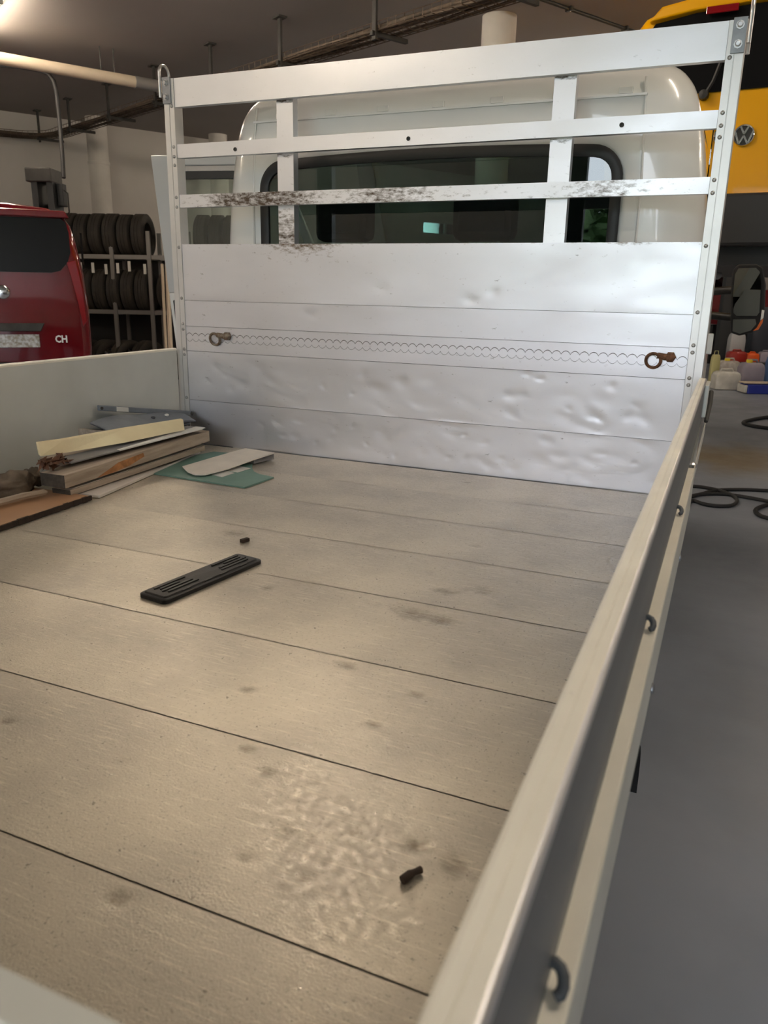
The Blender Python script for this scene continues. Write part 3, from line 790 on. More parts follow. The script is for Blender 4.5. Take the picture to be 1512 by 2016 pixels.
# open driver's door, hinged at the front
HX, HY = .02, 1.38
def door_pt(a, z):    # a: 0 hinge .. 1 free edge
    fx = -.955 - .10 * (z - .25) ; fy = 1.15
    return Vector((HX + (fx - HX) * a, HY + (fy - HY) * a, Z(z)))
dn = Vector((-.23, .98, 0)).normalized()
def dquad(mb, pts, th=.05, o=0):
    return mb.prism([door_pt(a, z) + dn * o for a, z in pts], dn * th)
zt = 1.378
dr = MB()
dquad(dr, [(0.02, -.40), (.97, -.40), (1.0, .0), (1.0, .62), (0.02, .62)], .06)
door = dr.build('driver_door', 'white_paint', truck, bevel=.008)
mb = MB()
dquad(mb, [(.86, .621), (1.0, .621), (1.0, zt), (.87, zt)], .05)
dquad(mb, [(.30, zt - .055), (.869, zt - .055), (.869, zt), (.34, zt)], .05)
dquad(mb, [(0.02, .621), (.07, .621), (.34, zt - .0551), (.30, zt - .0551)], .05)
mb.build('door_frame', 'door_shade', door, bevel=.006)
mb = MB()
dquad(mb, [(.29, zt - .125), (.86, zt - .125), (.86, zt - .085), (.30, zt - .085)], .03, .012)
mb.build('window_rubber', 'seal', door)
mb = MB(); dquad(mb, [(.30, zt - .084), (.86, zt - .084), (.86, zt - .056), (.31, zt - .056)], .03, .012); mb.build('frame_trim', 'pipe_band', door)
mb = MB(); dquad(mb, [(.08, .622), (.855, .622), (.855, zt - .1), (.30, zt - .1)], .004, .025); mb.build('door_glass', 'clear_glass', door)
mb = MB(); dquad(mb, [(.06, -.36), (.95, -.36), (.97, .0), (.97, .58), (.06, .58)], .03, -.0305); mb.build('door_trim', 'cab_dark', door, bevel=.01)
# side mirror with two glasses and an indicator
mc = dep(1472, 590, 4.2)
MC = mc.dot(Vector((-.42, -.9075, 0)))
MN = Vector((-.42, -.9075, 0))
def mpt(u, v, o=0.0): return atn(u, v, MN, MC - o)
outl = [(1438, 655), (1440, 560), (1444, 530), (1455, 520), (1490, 520), (1502, 528), (1508, 560), (1506, 610), (1496, 640), (1480, 656), (1455, 661)]
mir = MB().prism([mpt(u, v) for u, v in outl], (0.0, .13, 0)).build('side_mirror', 'black_plastic', truck, bevel=.006)
MB().prism([mpt(u, v, -.004) for u, v in [(1444, 616), (1443, 580), (1447, 540), (1454, 528), (1488, 527), (1496, 535), (1498, 560), (1495, 615), (1490, 622), (1450, 622)]], (0, .003, 0)).build('mirror_glass', 'mirror_glass', mir)
MB().prism([mpt(u, v, -.004) for u, v in [(1442, 652), (1443, 629), (1487, 628), (1489, 638), (1478, 651), (1456, 657)]], (0, .003, 0)).build('wide_angle_glass', 'mirror_glass', mir)
MB().prism([mpt(u, v, -.010) for u, v in [(1482, 652), (1490, 645), (1497, 632), (1503, 627), (1501, 636), (1493, 649)]], (0, .02, 0)).build('indicator', 'lens_orange', mir)
MB().prism([mpt(u, v, -.010) for u, v in [(1497, 631), (1500, 610), (1505, 611), (1503, 626)]], (0, .02, 0)).build('indicator_tip', 'lens_clear', mir)
MB().tube([mc + Vector((-.05, .12, .05)), Vector((1.98, 2.22, mc.z + .04))], .022, 8).tube([mc + Vector((-.05, .12, -.1)), Vector((1.98, 2.22, mc.z - .09))], .022, 8).build('mirror_arm', 'black_plastic', mir, smooth=60)

# ================================================================== LOOSE THINGS ON THE LOAD BED
def board(name, n_, f_, wd, th, mat, label, cat='board', bevel=.0015, wf=None, top=True, end=None):
    """n_, f_: near and far points of the right-hand top edge; the board reaches wd to the left"""
    n_, f_ = Vector(n_), Vector(f_)
    d = (f_ - n_); d.normalize(); l = Vector((0, 0, 1)).cross(d); l.normalize()
    wf = wd if wf is None else wf
    nn = l.cross(d) * -1
    up = d.cross(l) * (1 if d.cross(l).z > 0 else -1)
    a = [n_ - up * th, f_ - up * th, f_ + l * wf - up * th, n_ + l * wd - up * th]
    b = [n_, f_, f_ + l * wf, n_ + l * wd]
    t = MB().hexa(a + b).build(name, mat, bevel=bevel)
    tag(t, label, cat)
    return t, d, l, up
def bp(u, v, z): return bed(u, v, z)
# white-faced panel lying flat, then planks stacked over it
A = board('wall_panel', bp(196, 975, .012), bp(395, 888, .012), .105, .010, 'board_white', 'thin white faced panel with dark edges, undermost of the scrap pile', wf=.02)
MB().obox(bp(196, 975, .006) + A[2] * .052 - A[1] * .002, A[2] * .052, A[1] * .001, EZ * .0045).build('panel_edge', 'edge_dark', A[0])
MB().obox((bp(196, 975, .006) + bp(395, 888, .006)) / 2 - A[2] * .0008, A[1] * ((bp(196, 975, .0) - bp(395, 888, .0)).length / 2), A[2] * .0008, EZ * .0042).build('panel_edge', 'edge_dark', A[0])
Bd = board('wood_plank', bp(139, 965, .034), bp(403, 877, .046), .075, .02, 'wood_gray', 'narrow grey weathered plank with a pale painted top, under the thick plank', 'plank')
MB().obox((bp(139, 965, .034) + bp(403, 877, .046)) / 2 + Bd[2] * .035 + Bd[3] * .0008, Bd[1] * .36, Bd[2] * .03, Bd[3] * .0008).build('painted_top', 'board_white', Bd[0])
MB().obox(bp(139, 965, .034) - Bd[3] * .01 + Bd[2] * .0375 - Bd[1] * .0008, Bd[2] * .036, Bd[1] * .0008, Bd[3] * .009).build('end_grain', 'wood_end', Bd[0])
Cd = board('wood_plank', bp(127, 936, .088), bp(412, 848, .104), .10, .043, 'wood_gray', 'thick wooden plank with a dark end and an orange brown stain on its edge', 'plank', bevel=.002)
MB().obox(bp(127, 936, .088) - Cd[3] * .0215 + Cd[2] * .05 - Cd[1] * .0008, Cd[2] * .048, Cd[1] * .0008, Cd[3] * .0205).build('end_grain', 'wood_end', Cd[0])
nC = bp(127, 936, .088)
MB().prism([nC + Cd[1] * a + Cd[3] * b - Cd[2] * .0006 for a, b in [(.14, -.041), (.19, -.028), (.25, -.012), (.38, -.006), (.385, -.02), (.30, -.036), (.22, -.041)]], Cd[2] * .001).build('stain_patch', 'wood_stain', Cd[0])
# support blocks under the thick planks stay hidden in the pile
Dd = board('thin_sheet', bp(140, 911, .108), bp(404, 842, .124), .09, .004, 'sheet_gray', 'thin dark grey sheet with a white far end, on top of the thick plank', 'sheet', bevel=0)
fD = bp(404, 842, .124)
MB().hexa([fD - Dd[1] * .02 - Dd[2] * .0005 - Dd[3] * .004, fD - Dd[1] * .46 - Dd[2] * .0005 - Dd[3] * .004, fD - Dd[1] * .46 + Dd[2] * .012 - Dd[3] * .004, fD - Dd[1] * .02 + Dd[2] * .045 - Dd[3] * .004,
           fD - Dd[1] * .00 - Dd[2] * .0012 + Dd[3] * .001, fD - Dd[1] * .46 - Dd[2] * .0012 + Dd[3] * .001, fD - Dd[1] * .46 + Dd[2] * .012 + Dd[3] * .001, fD - Dd[1] * .0 + Dd[2] * .045 + Dd[3] * .001]).build('white_face', 'sheet_white', Dd[0])
# cream foam strip standing on edge
fb = [bp(80, 899, .128), bp(128, 892, .120), bp(245, 872, .124), bp(364, 847, .128)]
ft = [bp(74.5, 873, .163), bp(125, 866, .160), bp(242, 845, .164), bp(361, 826, .163)]
mb = MB()
bk = Vector((-.016, .006, .003))
vs = []
for a, b in zip(fb, ft): vs += [a, b, b + bk, a + bk]
fs = []
for i in range(3):
    for j in range(4): fs.append((i * 4 + j, (i + 1) * 4 + j, (i + 1) * 4 + (j + 1) % 4, i * 4 + (j + 1) % 4))
fs += [(0, 1, 2, 3), (15, 14, 13, 12)]
fo = mb.add(vs, fs).build('foam_strip', 'foam_cream', bevel=.002)
tag(fo, 'cream foam strip standing on edge along the scrap pile', 'foam strip')
# lumber under the foam
p = bp(100, 905, .10); q = bp(370, 852, .10)
t = board('wood_batten', p + Vector((-.03, .02, -.005)), q + Vector((-.04, 0, -.005)), .05, .04, 'wood_gray', 'hidden wooden batten wedged between the foam strip and thick plank', 'batten')
# grey plastic trim parts against the side board
a = at(193, 803, 0, -.015); b = at(379, 814, 1, -.022)
d = (b - a).normalized(); upv = Vector((0, 0, 1)); l = d.cross(upv).normalized()
bar = thing('trim_strip', (a.x, a.y, BZ), 'slim grey plastic strip with a white tag, topmost in the scrap pile corner', 'trim strip')
MB().obox((a + b) / 2, (b - a) / 2, l * .006, Vector((0, 0, .0105))).build('strip', 'plastic_gray', bar, bevel=.003)
tp = a + (b - a) * .22 + l * .0068
MB().obox(tp, d * .03, l * .001, Vector((0, 0, .009))).build('tag', 'paper', bar)
MB().lathe([(.008, 0), (.008, .006), (.004, .008), (0, .008)], b - d * .012 + l * .004, l, 10).build('end_screw', 'dark_metal', bar)
MB().lathe([(.006, 0), (.006, .004), (0, .005)], a + d * .012 + l * .005, l, 10).build('end_screw', 'dark_metal', bar)
# bowed grey trim panel
g0 = at(176, 832, 0, .0); g1 = at(362, 814, 1, -.07)
gp = thing('trim_panel', (g0.x, g0.y, BZ), 'bowed grey plastic trim panel with a dark folded edge, above the foam strip', 'trim panel')
dg = (g1 - g0); 
def gsurf(a, b):
    p = g0 + dg * a
    bow = math.sin(a * math.pi)
    return p + Vector((.14 * b * (1 - .4 * a), -.035 * b, .02 * bow * (1 - b) - .020 * b + .006 * math.sin(a * 9)))
th = Vector((0, 0, -.004))
mb = MB().grid(gsurf, 16, 6)
k = len(mb.v); mb.add([p + th for p in mb.v[:k]], [tuple(reversed(f)) for f in mb.f[:]])
mb.build('panel', 'plastic_gray', gp, smooth=60, fix=False)
MB().tube([gsurf(a / 14, 1.0) + Vector((0, 0, -.004)) for a in range(15)], [.004 + .006 * math.sin(a / 14 * math.pi) for a in range(15)], 8).build('folded_edge', 'plastic_dark', gp, smooth=60)
for (aa, mt) in ((.58, 'plastic_dark'), (.74, 'paper')):
    MB().lathe([(.009, 0), (.009, .004), (.005, .006), (0, .006)], gsurf(aa, .35), (0.2, -.3, 1), 10).build('clip', mt, gp)
# second dark trim below
h0 = gsurf(.06, 1.0) + Vector((.012, -.01, -.012)); h1 = gsurf(.97, .95) + Vector((.005, -.03, -.012))
hp = MB().tube([h0, h0 + (h1 - h0) * .2 + Vector((.01, 0, .004)), h0 + (h1 - h0) * .45, h1], [.012, .014, .009, .005], 10).build('trim_tube', 'plastic_dark', smooth=60)
tag(hp, 'dark grey folded plastic trim tube just above the foam strip', 'trim')
i0 = bp(155, 846, .150); i1 = bp(205, 851, .150)
ib = MB().obox((i0 + i1) / 2 + Vector((-.01, .02, -.015)), (i1 - i0) / 2, Vector((-.012, -.008, 0)), Vector((0, 0, .016))).build('wood_block', 'wood_gray', bevel=.002)
tag(ib, 'short offcut wood block between the foam strip and the side board', 'wood block')
# heap under the plastic parts (folded dark mat)
mt_ = MB().hexa([(-.035, -.62, Z(.001)), (.055, -.62, Z(.001)), (.06, -.04, Z(.001)), (-.035, -.04, Z(.001)), (-.035, -.60, Z(.135)), (.035, -.60, Z(.11)), (.04, -.06, Z(.11)), (-.035, -.06, Z(.15))]).build('folded_mat', 'rubber', bevel=.012)
tag(mt_, 'folded black rubber mat underneath the grey trim parts', 'mat')
# brown laminate board, offcut stick
br = bp(174, 976, .018); bn = bp(0, 1034, .018)
d = (bn - br).normalized()
lb = thing('laminate_board', (br.x - .15, br.y - .3, BZ), 'flat brown laminate board with a dark chipped edge, in front of the scrap pile', 'board')
e0 = br; e1_ = br + d * .62
lft = Vector((-.26, .0, 0))
MB().hexa([e0 - EZ * .013, e1_ - EZ * .013, e1_ + lft - EZ * .013, e0 + lft - EZ * .013, e0, e1_, e1_ + lft, e0 + lft]).build('panel', 'laminate_brown', lb)
mb = MB()
for k in range(31):
    p = e0 + d * (.02 * k) - EZ * .0075; s_ = random.uniform(.0025, .0045)
    mb.obox(p + Vector((.001, 0, -.001)), d * .0105, Vector((s_, 0, 0)), EZ * random.uniform(.007, .0092))
mb.obox(e0 + lft / 2 - EZ * .009, lft / 2, -d * .002, EZ * .008)
mb.build('chipped_edge', 'edge_dark', lb)
stk = [bp(-60, 1003, .034), bp(0, 989, .034), bp(45, 977, .036), bp(88, 969, .034), bp(92, 968, .034)]
st = MB().tube(stk, [.011, .011, .011, .010, .004], 7).build('wood_stick', 'wood_gray', smooth=40)
tag(st, 'split wooden stick lying on the brown laminate board', 'stick')
# crumpled rag and dry leaf clump
def lump(c, r, name, mat, label, cat, seed, amp=.35):
    bm = bmesh.new(); bmesh.ops.create_icosphere(bm, subdivisions=4, radius=1)
    for v in bm.verts:
        d = v.co.copy(); k = 1 + amp * noise.noise(d * 1.7 + Vector((seed, 0, 0))) + amp * .55 * abs(noise.noise(d * 4 + Vector((0, seed, 0)))) - .18 * abs(noise.noise(d * 8 + Vector((0, 0, seed))))
        v.co = Vector((d.x * r[0], d.y * r[1], max(-r[2] * .6, d.z * r[2]))) * k
        if v.co.z < -r[2] * .6: v.co.z = -r[2] * .6
    me = bpy.data.meshes.new(name); bm.to_mesh(me); bm.free(); me.materials.append(MATS[mat])
    me.polygons.foreach_set('use_smooth', [True] * len(me.polygons))
    o = bpy.data.objects.new(name, me); col.objects.link(o); o.location = c
    return tag(o, label, cat)
lump(bp(16, 958, .045), (.060, .085, .045), 'rag', 'rag', 'crumpled brown grey rag beside the stick', 'rag', 3.1)
lump(bp(62, 945, .04), (.03, .04, .035), 'rag', 'rag', 'small twisted end of brown cloth between rag and thick plank', 'rag', 8.4, .5)
lc = bp(110, 911, .116)
lf = thing('leaf_clump', (lc.x, lc.y, lc.z - .02), 'clump of dry brown leaves on the near end of the thick plank', 'leaves')
for k in range(34):
    a = random.uniform(0, 6.28); rr = random.random() ** .5
    c = lc + Vector((rr * .035 * math.cos(a) - .015, rr * .065 * math.sin(a), random.uniform(-.012, .028) * (1.2 - rr)))
    d = Vector((random.gauss(0, 1), random.gauss(0, 1), random.gauss(0, .5))).normalized(); s_ = d.cross(Vector((0, 0, 1)) + Vector((random.gauss(0, .6), random.gauss(0, .6), 0))).normalized(); u_ = d.cross(s_)
    L_ = random.uniform(.014, .026); W_ = L_ * .45
    MB().add([c - d * L_, c - s_ * W_ + u_ * .005, c + d * L_, c + s_ * W_ + u_ * .005, c - u_ * .002], [(0, 1, 4), (1, 2, 4), (2, 3, 4), (3, 0, 4)]).build('leaf', 'leaf', lf, fix=False)
# green board with a bite cut out, papers and a beige card on it
gpts = [(300, 931), (482, 959), (539, 939)]
notch = [(510, 933), (500, 928), (496, 921), (497, 914), (499, 905)]
back = [(478, 893), (420, 889), (385, 896)]
poly = [bed(u, v, .0058) for u, v in gpts + notch + back]
gb = MB().prism(poly, (0, 0, -.005)).build('green_board', 'green_board'); tag(gb, 'thin green board with a curved bite, flat on the load floor', 'board')
for uv, lab in (([(416, 934), (437, 939), (462, 931), (444, 926)], 'small white paper slip nearer the plank pile on the green board'), ([(443, 925), (468, 930), (494, 922), (470, 917)], 'small white paper slip next to the curved bite of the green board')):
    pr = MB().prism([bed(u, v, .0072) for u, v in uv], (0, 0, -.001)).build('paper_slip', 'paper'); tag(pr, lab, 'paper', 'paper slips on the green board')
cp = [((359, 918), .018), ((369, 928), .017), ((384, 934), .016), ((404, 934), .016), ((450, 922), .021), ((500, 904), .027), ((541, 891), .034), ((483, 882), .034), ((420, 900), .024)]
top = [bp(u, v, z) for (u, v), z in cp]
cdp = MB().prism(top, (0, 0, -.004)).build('cardboard_piece', 'card_beige'); tag(cdp, 'beige cardboard piece with a torn end, resting on the green board', 'cardboard')
cc = sum(top, Vector()) / len(top)
# its folded-under flap carries it
f0, f1 = bp(500, 905, .022), bp(539, 893, .028)
MB().hexa([f0 + Vector((0, 0, -.016)), f1 + Vector((0, 0, -.022)), f1 + Vector((-.05, -.01, -.022)), f0 + Vector((-.05, -.01, -.016)), f0, f1, f1 + Vector((-.05, -.01, 0)), f0 + Vector((-.05, -.01, 0))]).build('folded_flap', 'sheet_gray', cdp)
# black plastic cover
q0, q1, q2, q3 = bed(277, 1179), bed(327, 1191), bed(515, 1110), bed(464, 1094)
ex = (q2 - q1).normalized(); LN = ((q2 - q1).length + (q3 - q0).length) / 2; ey = Vector((-ex.y, ex.x, 0)); WD = .084
cen = (q0 + q1 + q2 + q3) / 4
G = lambda a, b, z: cen + ex * a + ey * b + EZ * z
vc = thing('vent_cover', cen, 'slim black plastic cover with slots, lying alone on the load floor', 'vent cover')
def rrect(hx, hy, r, z, n=4):
    out = []
    for sx, sy, t0 in ((1, 1, 0), (-1, 1, 1.5708), (-1, -1, 3.1416), (1, -1, 4.7124)):
        for k in range(n + 1):
            t = t0 + 1.5708 * k / n; out.append(G(sx * (hx - r) + r * math.cos(t), sy * (hy - r) + r * math.sin(t), z))
    return out
hx, hy = LN / 2, WD / 2
rg = [rrect(hx, hy, .012, .001), rrect(hx, hy, .012, .009), rrect(hx - .003, hy - .003, .010, .011), rrect(hx - .008, hy - .007, .008, .011), rrect(hx - .010, hy - .009, .007, .0145), rrect(hx - .013, hy - .012, .006, .0152)]
mb = loft(rg); n = len(rg[0]); mb.f.append(tuple(range(5 * n, 6 * n))); mb.f.append(tuple(range(n - 1, -1, -1)))
cv = mb.build('cover_body', 'black_plastic', vc, smooth=40)
for sx in (-1, 1):
    for k in range(4):
        b = .022 - k * .0125
        a0 = sx * (hx - .03 - .006 * (k % 2)); ln = .085 if k != 1 else .05
        MB().obox(G(a0 - sx * ln / 2, b, .0158), ex * ln / 2, ey * .0022, EZ * .001).build('slot', 'seal', cv)
        MB().obox(G(a0 - sx * ln / 2, b - .0042, .0163), ex * (ln / 2 + .004), ey * .0014, EZ * .0014).build('rib', 'black_plastic', cv)
for a in (-.09, -.02, .03, .10):
    MB().obox(G(a, -hy + .010, .0125), ex * .012, ey * .003, EZ * .002).build('clip_slot', 'seal', cv)
# two bits of debris
p = bed(482, 1067); 
b1 = MB().obox(p + EZ * .005, Vector((.004, .012, 0)), Vector((-.006, .002, 0)), EZ * .005).build('wood_chip', 'edge_dark', bevel=.0015); tag(b1, 'tiny dark wood chip beyond the black plastic cover', 'wood chip')
a, b = bed(791, 1733, .005), bed(829, 1712, .005)
m1 = a.lerp(b, .35) + Vector((.001, .002, .0015)); m2 = a.lerp(b, .7) + Vector((-.001, -.001, .001))
tw = MB().tube([a, m1, m2, b], [.0052, .0055, .0038, .0045], 8).build('bark_twig', 'edge_dark', smooth=60); tag(tw, 'short curled brown twig lying on the scratched floor near the side rail', 'twig')

# ================================================================== OTHER VEHICLES
def outline_pts(hz, inset=0.0, zmid=None):
    """closed outline of (x, z) from a list of (z, halfwidth), bottom to top"""
    zmid = zmid if zmid is not None else (hz[0][0] + hz[-1][0]) / 2
    pts = [(w_, z) for z, w_ in hz] + [(-w_, z) for z, w_ in reversed(hz)]
    out = []
    for a, z in pts:
        k = Vector((a, z - zmid)); L_ = max(k.length, 1e-6); k *= max(0.0, (L_ - inset)) / L_; out.append((k.x, k.y + zmid))
    return out
def frame_of(o, fwd):
    o = Vector(o); f = Vector(fwd); f.z = 0; f.normalize(); r = f.cross(EZ)
    return lambda p: o + r * p[0] + f * p[1] + EZ * p[2]
def van_body(F, hz, length, name, mat, parent, rear_round=.10, nose=True):
    rings = []
    zm = (hz[0][0] + hz[-1][0]) / 2
    rings.append([F((x, 0, z)) for x, z in outline_pts(hz, 9, zm)])
    rings.append([F((x, 0, z)) for x, z in outline_pts(hz, .35, zm)])
    for k in range(6):
        th = k / 5 * math.pi / 2
        rings.append([F((x, rear_round * .8 * (1 - math.cos(th)), z)) for x, z in outline_pts(hz, rear_round * (1 - math.sin(th)), zm)])
    zt_ = hz[-1][0]
    for q in (.25, .5, .72): rings.append([F((x, length * q, z)) for x, z in outline_pts(hz, 0, zm)])
    zw = hz[0][0] + (zt_ - hz[0][0]) * .45
    def nz_(z, full): return z if z < zw else zw + (z - zw) * (1 - full)
    rings.append([F((x * .98, length * .80, nz_(z, .35))) for x, z in outline_pts(hz, 0, zm)])
    rings.append([F((x * .95, length * .92, nz_(z, .9))) for x, z in outline_pts(hz, 0, zm)])
    rings.append([F((x * .85, length, nz_(z, 1.0) * .95 + .03)) for x, z in outline_pts(hz, 0.05, zm)])
    rings.append([F((0, length, zw * .8)) for x, z in outline_pts(hz, 0, zm)])
    return loft(rings).build(name, mat, parent, smooth=35)

# ---- red van, tail towards us
rc = dep(172, 560, 7.5)
vd = Vector((-.690, .7238, 0)).normalized(); vr = vd.cross(EZ)
HWR = .97
o = Vector((rc.x, rc.y, 0)) - vr * HWR
RF = frame_of(o, vd)
rv = thing('red_van', o, 'dark red van parked tail first beside the tyre rack', 'van')
hzr = [(.42, .85), (.55, .93), (.9, .965), (1.25, .965), (1.6, .94), (1.85, .90), (2.02, .86), (2.13, .79), (2.18, .66), (2.21, .35)]
van_body(RF, hzr, 4.7, 'body', 'red_paint', rv, .09)
def rpx(u, v, off=-.012):          # a pixel on the van's tail plane
    n = -vd; p = atn(u, v, vd, o.dot(vd) + off); return p
def rlocal(u, v):
    p = rpx(u, v) - o; return (p.dot(vr), p.z)
wx, _ = rlocal(136, 470)
zt0 = rpx(60, 428).z; zb0 = rpx(60, 536).z
glassp = [(-wx, zt0), (wx - .06, zt0), (wx - .02, zt0 - .03), (wx, zt0 - .12), (wx + .0, zt0 - .30), (wx - .03, zb0 + .10), (wx - .10, zb0 + .02), (wx - .18, zb0), (-wx + .18, zb0), (-wx, zb0 + .12)]
MB().prism([RF((x, -.012, z)) for x, z in glassp], -vd * -.010).build('rear_window', 'black_glass', rv)
MB().prism([RF((x, -.03, z)) for x, z in [(-.86, zt0 + .005), (.86, zt0 + .005), (.82, zt0 + .07), (-.82, zt0 + .07)]], vd * .10).build('spoiler', 'red_paint', rv, bevel=.012)
for sg in (-1, 1):
    tl = [(sg * .80, 1.70), (sg * .885, 1.72), (sg * .925, 1.45), (sg * .935, 1.15), (sg * .90, 1.10), (sg * .875, 1.3), (sg * .84, 1.5)]
    MB().prism([RF((x, -.014, z)) for x, z in tl], vd * .09).build('tail_lamp', 'red_lamp', rv, bevel=.006)
px_, pz = rlocal(78, 670)
pl = MB().prism([RF((x, -.016, z)) for x, z in [(px_ - .5, pz - .065), (px_, pz - .065), (px_, pz + .055), (px_ - .5, pz + .055)]], vd * .012).build('number_plate', 'plate_white', rv)
MB().prism([RF((x, -.035, z)) for x, z in [(px_ - .62, pz + .085), (px_ + .02, pz + .085), (px_ + .06, pz + .16), (px_ - .62, pz + .16)]], vd * .03).build('handle_strip', 'dark_metal', rv, bevel=.006)
bx_, bz_ = rlocal(12, 575)
MB().lathe([(.0, -.024), (.05, -.022), (.062, -.016), (.066, 0)], RF((bx_ - .03, 0, bz_)), vd, 24).build('badge', 'chrome', rv, smooth=50)
cx_, cz_ = rlocal(121, 668)
text_mesh('CH', .092, .002, lambda c: RF((cx_ + c.x * .85, -.016 - c.z, cz_ + c.y)), 'country_letters', 'letter_white', rv, .003)
MB().prism([RF((x, -.06, z)) for x, z in [(-.93, .45), (.93, .45), (.96, .62), (.95, .74), (-.95, .74), (-.96, .62)]], vd * .16).build('bumper', 'red_dark', rv, bevel=.02)
MB().prism([RF((x, -.062, z)) for x, z in [(-.92, .741), (.92, .741), (.90, .775), (-.90, .775)]], vd * .1).build('bumper_trim', 'black_plastic', rv)
for q in (.9, 3.7):
    for sg in (-1, 1): wheel(None, RF((sg * .80, q, .33)), vr * sg, .33, .22, rv)
MB().prism([RF((HWR * .985, y, z)) for y, z in [(.5, 1.72), (1.9, 1.72), (1.9, 2.0), (.6, 2.0)]], -vr * .02).build('side_glass', 'black_glass', rv)

# ---- yellow van up on the lift
vw = dep(1465, 267, 5.3)
xd = Vector((ray(-2200, 512).x, ray(-2200, 512).y, 0)).normalized() * -1
yd = EZ.cross(xd)
yo = Vector((vw.x, vw.y, 0))
YF_ = frame_of(yo, yd)
yv = thing('yellow_van', yo + EZ * (vw.z - .81), 'yellow van raised on a lift in front of the truck, tailgate towards us', 'van')
yb = vw.z - 1.10        # ground line of the raised van
hzy = [(yb + .46, .84), (yb + .60, .92), (yb + .95, .95), (yb + 1.25, .945), (yb + 1.45, .92), (yb + 1.65, .87), (yb + 1.80, .82), (yb + 1.90, .74), (yb + 1.955, .60), (yb + 1.975, .3)]
van_body(YF_, hzy, 4.8, 'body', 'yellow_paint', yv, .10)
zwb = vw.z + .285
wp = [(-.80, zwb + .06), (-.74, zwb), (.74, zwb), (.80, zwb + .06), (.76, zwb + .32), (.66, zwb + .46), (.4, zwb + .495), (0, zwb + .505), (-.4, zwb + .495), (-.66, zwb + .46), (-.76, zwb + .32)]
MB().prism([YF_((x, -.014, z)) for x, z in wp], yd * .012).build('rear_window', 'black_glass', yv)
MB().prism([YF_((x, -.06, z)) for x, z in [(-.70, zwb + .465), (-.4, zwb + .50), (0, zwb + .51), (.4, zwb + .50), (.70, zwb + .465), (.62, zwb + .55), (.35, zwb + .585), (-.35, zwb + .585), (-.62, zwb + .55)]], yd * .25).build('spoiler', 'yellow_paint', yv, bevel=.012)
bl = at(1422, 15, 1, (yo - yd * .07).y); blx = (bl - yo).dot(xd)
MB().obox(YF_((blx, -.066, bl.z)), xd * .10, yd * .01, EZ * .022).build('brake_lamp', 'red_lamp', yv, bevel=.004)
wpv = [at(1388, 185, 1, yo.y - .03), at(1404, 160, 1, yo.y - .03), at(1424, 110, 1, yo.y - .03)]
MB().tube(wpv, .012, 6).build('wiper', 'seal', yv)
MB().lathe([(0, -.05), (.03, -.045), (.035, 0)], at(1386, 188, 1, yo.y - .0), yd, 12).build('wiper_hub', 'seal', yv)
# round emblem: chrome ring with the letters V over W
R_ = .070
em = MB().lathe([(R_ - .011, -.016), (R_ - .004, -.020), (R_, -.014), (R_, .0), (R_ - .011, 0)], YF_((0, -.002, vw.z)), yd, 40, closed=True).build('emblem', 'chrome', yv, smooth=40)
MB().lathe([(0, -.008), (R_ - .010, -.008), (R_ - .010, 0)], YF_((0, -.002, vw.z)), yd, 32).build('emblem_field', 'lift_black', em)
def stroke(mb, a, b, wd=.0115):
    a, b = Vector((a[0], 0, a[1])), Vector((b[0], 0, b[1])); d = (b - a).normalized(); n_ = Vector((-d.z, 0, d.x)) * wd / 2
    mb.prism([YF_((p.x, -.020, vw.z + p.z)) for p in (a - n_, b - n_, b + n_, a + n_)], yd * .012)
k = R_
mb = MB()
stroke(mb, (-.40 * k, .86 * k), (-.0, .10 * k)); stroke(mb, (.40 * k, .86 * k), (0, .10 * k)); mb.build('letter_v', 'chrome', em)
mb = MB()
for a, b in (((-.82 * k, .36 * k), (-.40 * k, -.78 * k)), ((-.40 * k, -.78 * k), (0, -.04 * k)), ((0, -.04 * k), (.40 * k, -.78 * k)), ((.40 * k, -.78 * k), (.82 * k, .36 * k))): stroke(mb, a, b)
mb.build('letter_w', 'chrome', em)
zb_ = vw.z - .375
MB().prism([YF_((x, -.11, z)) for x, z in [(-.90, zb_ - .34), (.90, zb_ - .34), (.96, zb_ - .10), (.955, zb_), (-.955, zb_), (-.96, zb_ - .10)]], yd * .30).build('bumper', 'seal', yv, bevel=.02)
for sg in (-1, 1): MB().prism([YF_((sg * a, -.02, z)) for a, z in [(.82, zb_ + .25), (.90, zb_ + .25), (.89, zwb + .02), (.80, zwb + .02)]], yd * .08).build('tail_lamp', 'red_lamp', yv)
MB().obox(YF_((0, 2.2, yb + .36)), xd * .78, yd * 2.1, EZ * .10).build('underbody', 'seal', yv)
MB().tube([YF_((-.55, .05, yb + .30)), YF_((-.5, .6, yb + .28)), YF_((-.3, 2.2, yb + .24))], .045, 10).build('exhaust', 'steel', yv, smooth=60)
MB().tube([YF_((-.7, .95, yb + .33)), YF_((.7, .95, yb + .33))], .05, 10).build('rear_axle', 'dark_metal', yv, smooth=60)
for q in (.95, 3.9):
    for sg in (-1, 1): wheel(None, YF_((sg * .80, q, yb + .16)), xd * sg, .33, .21, yv)
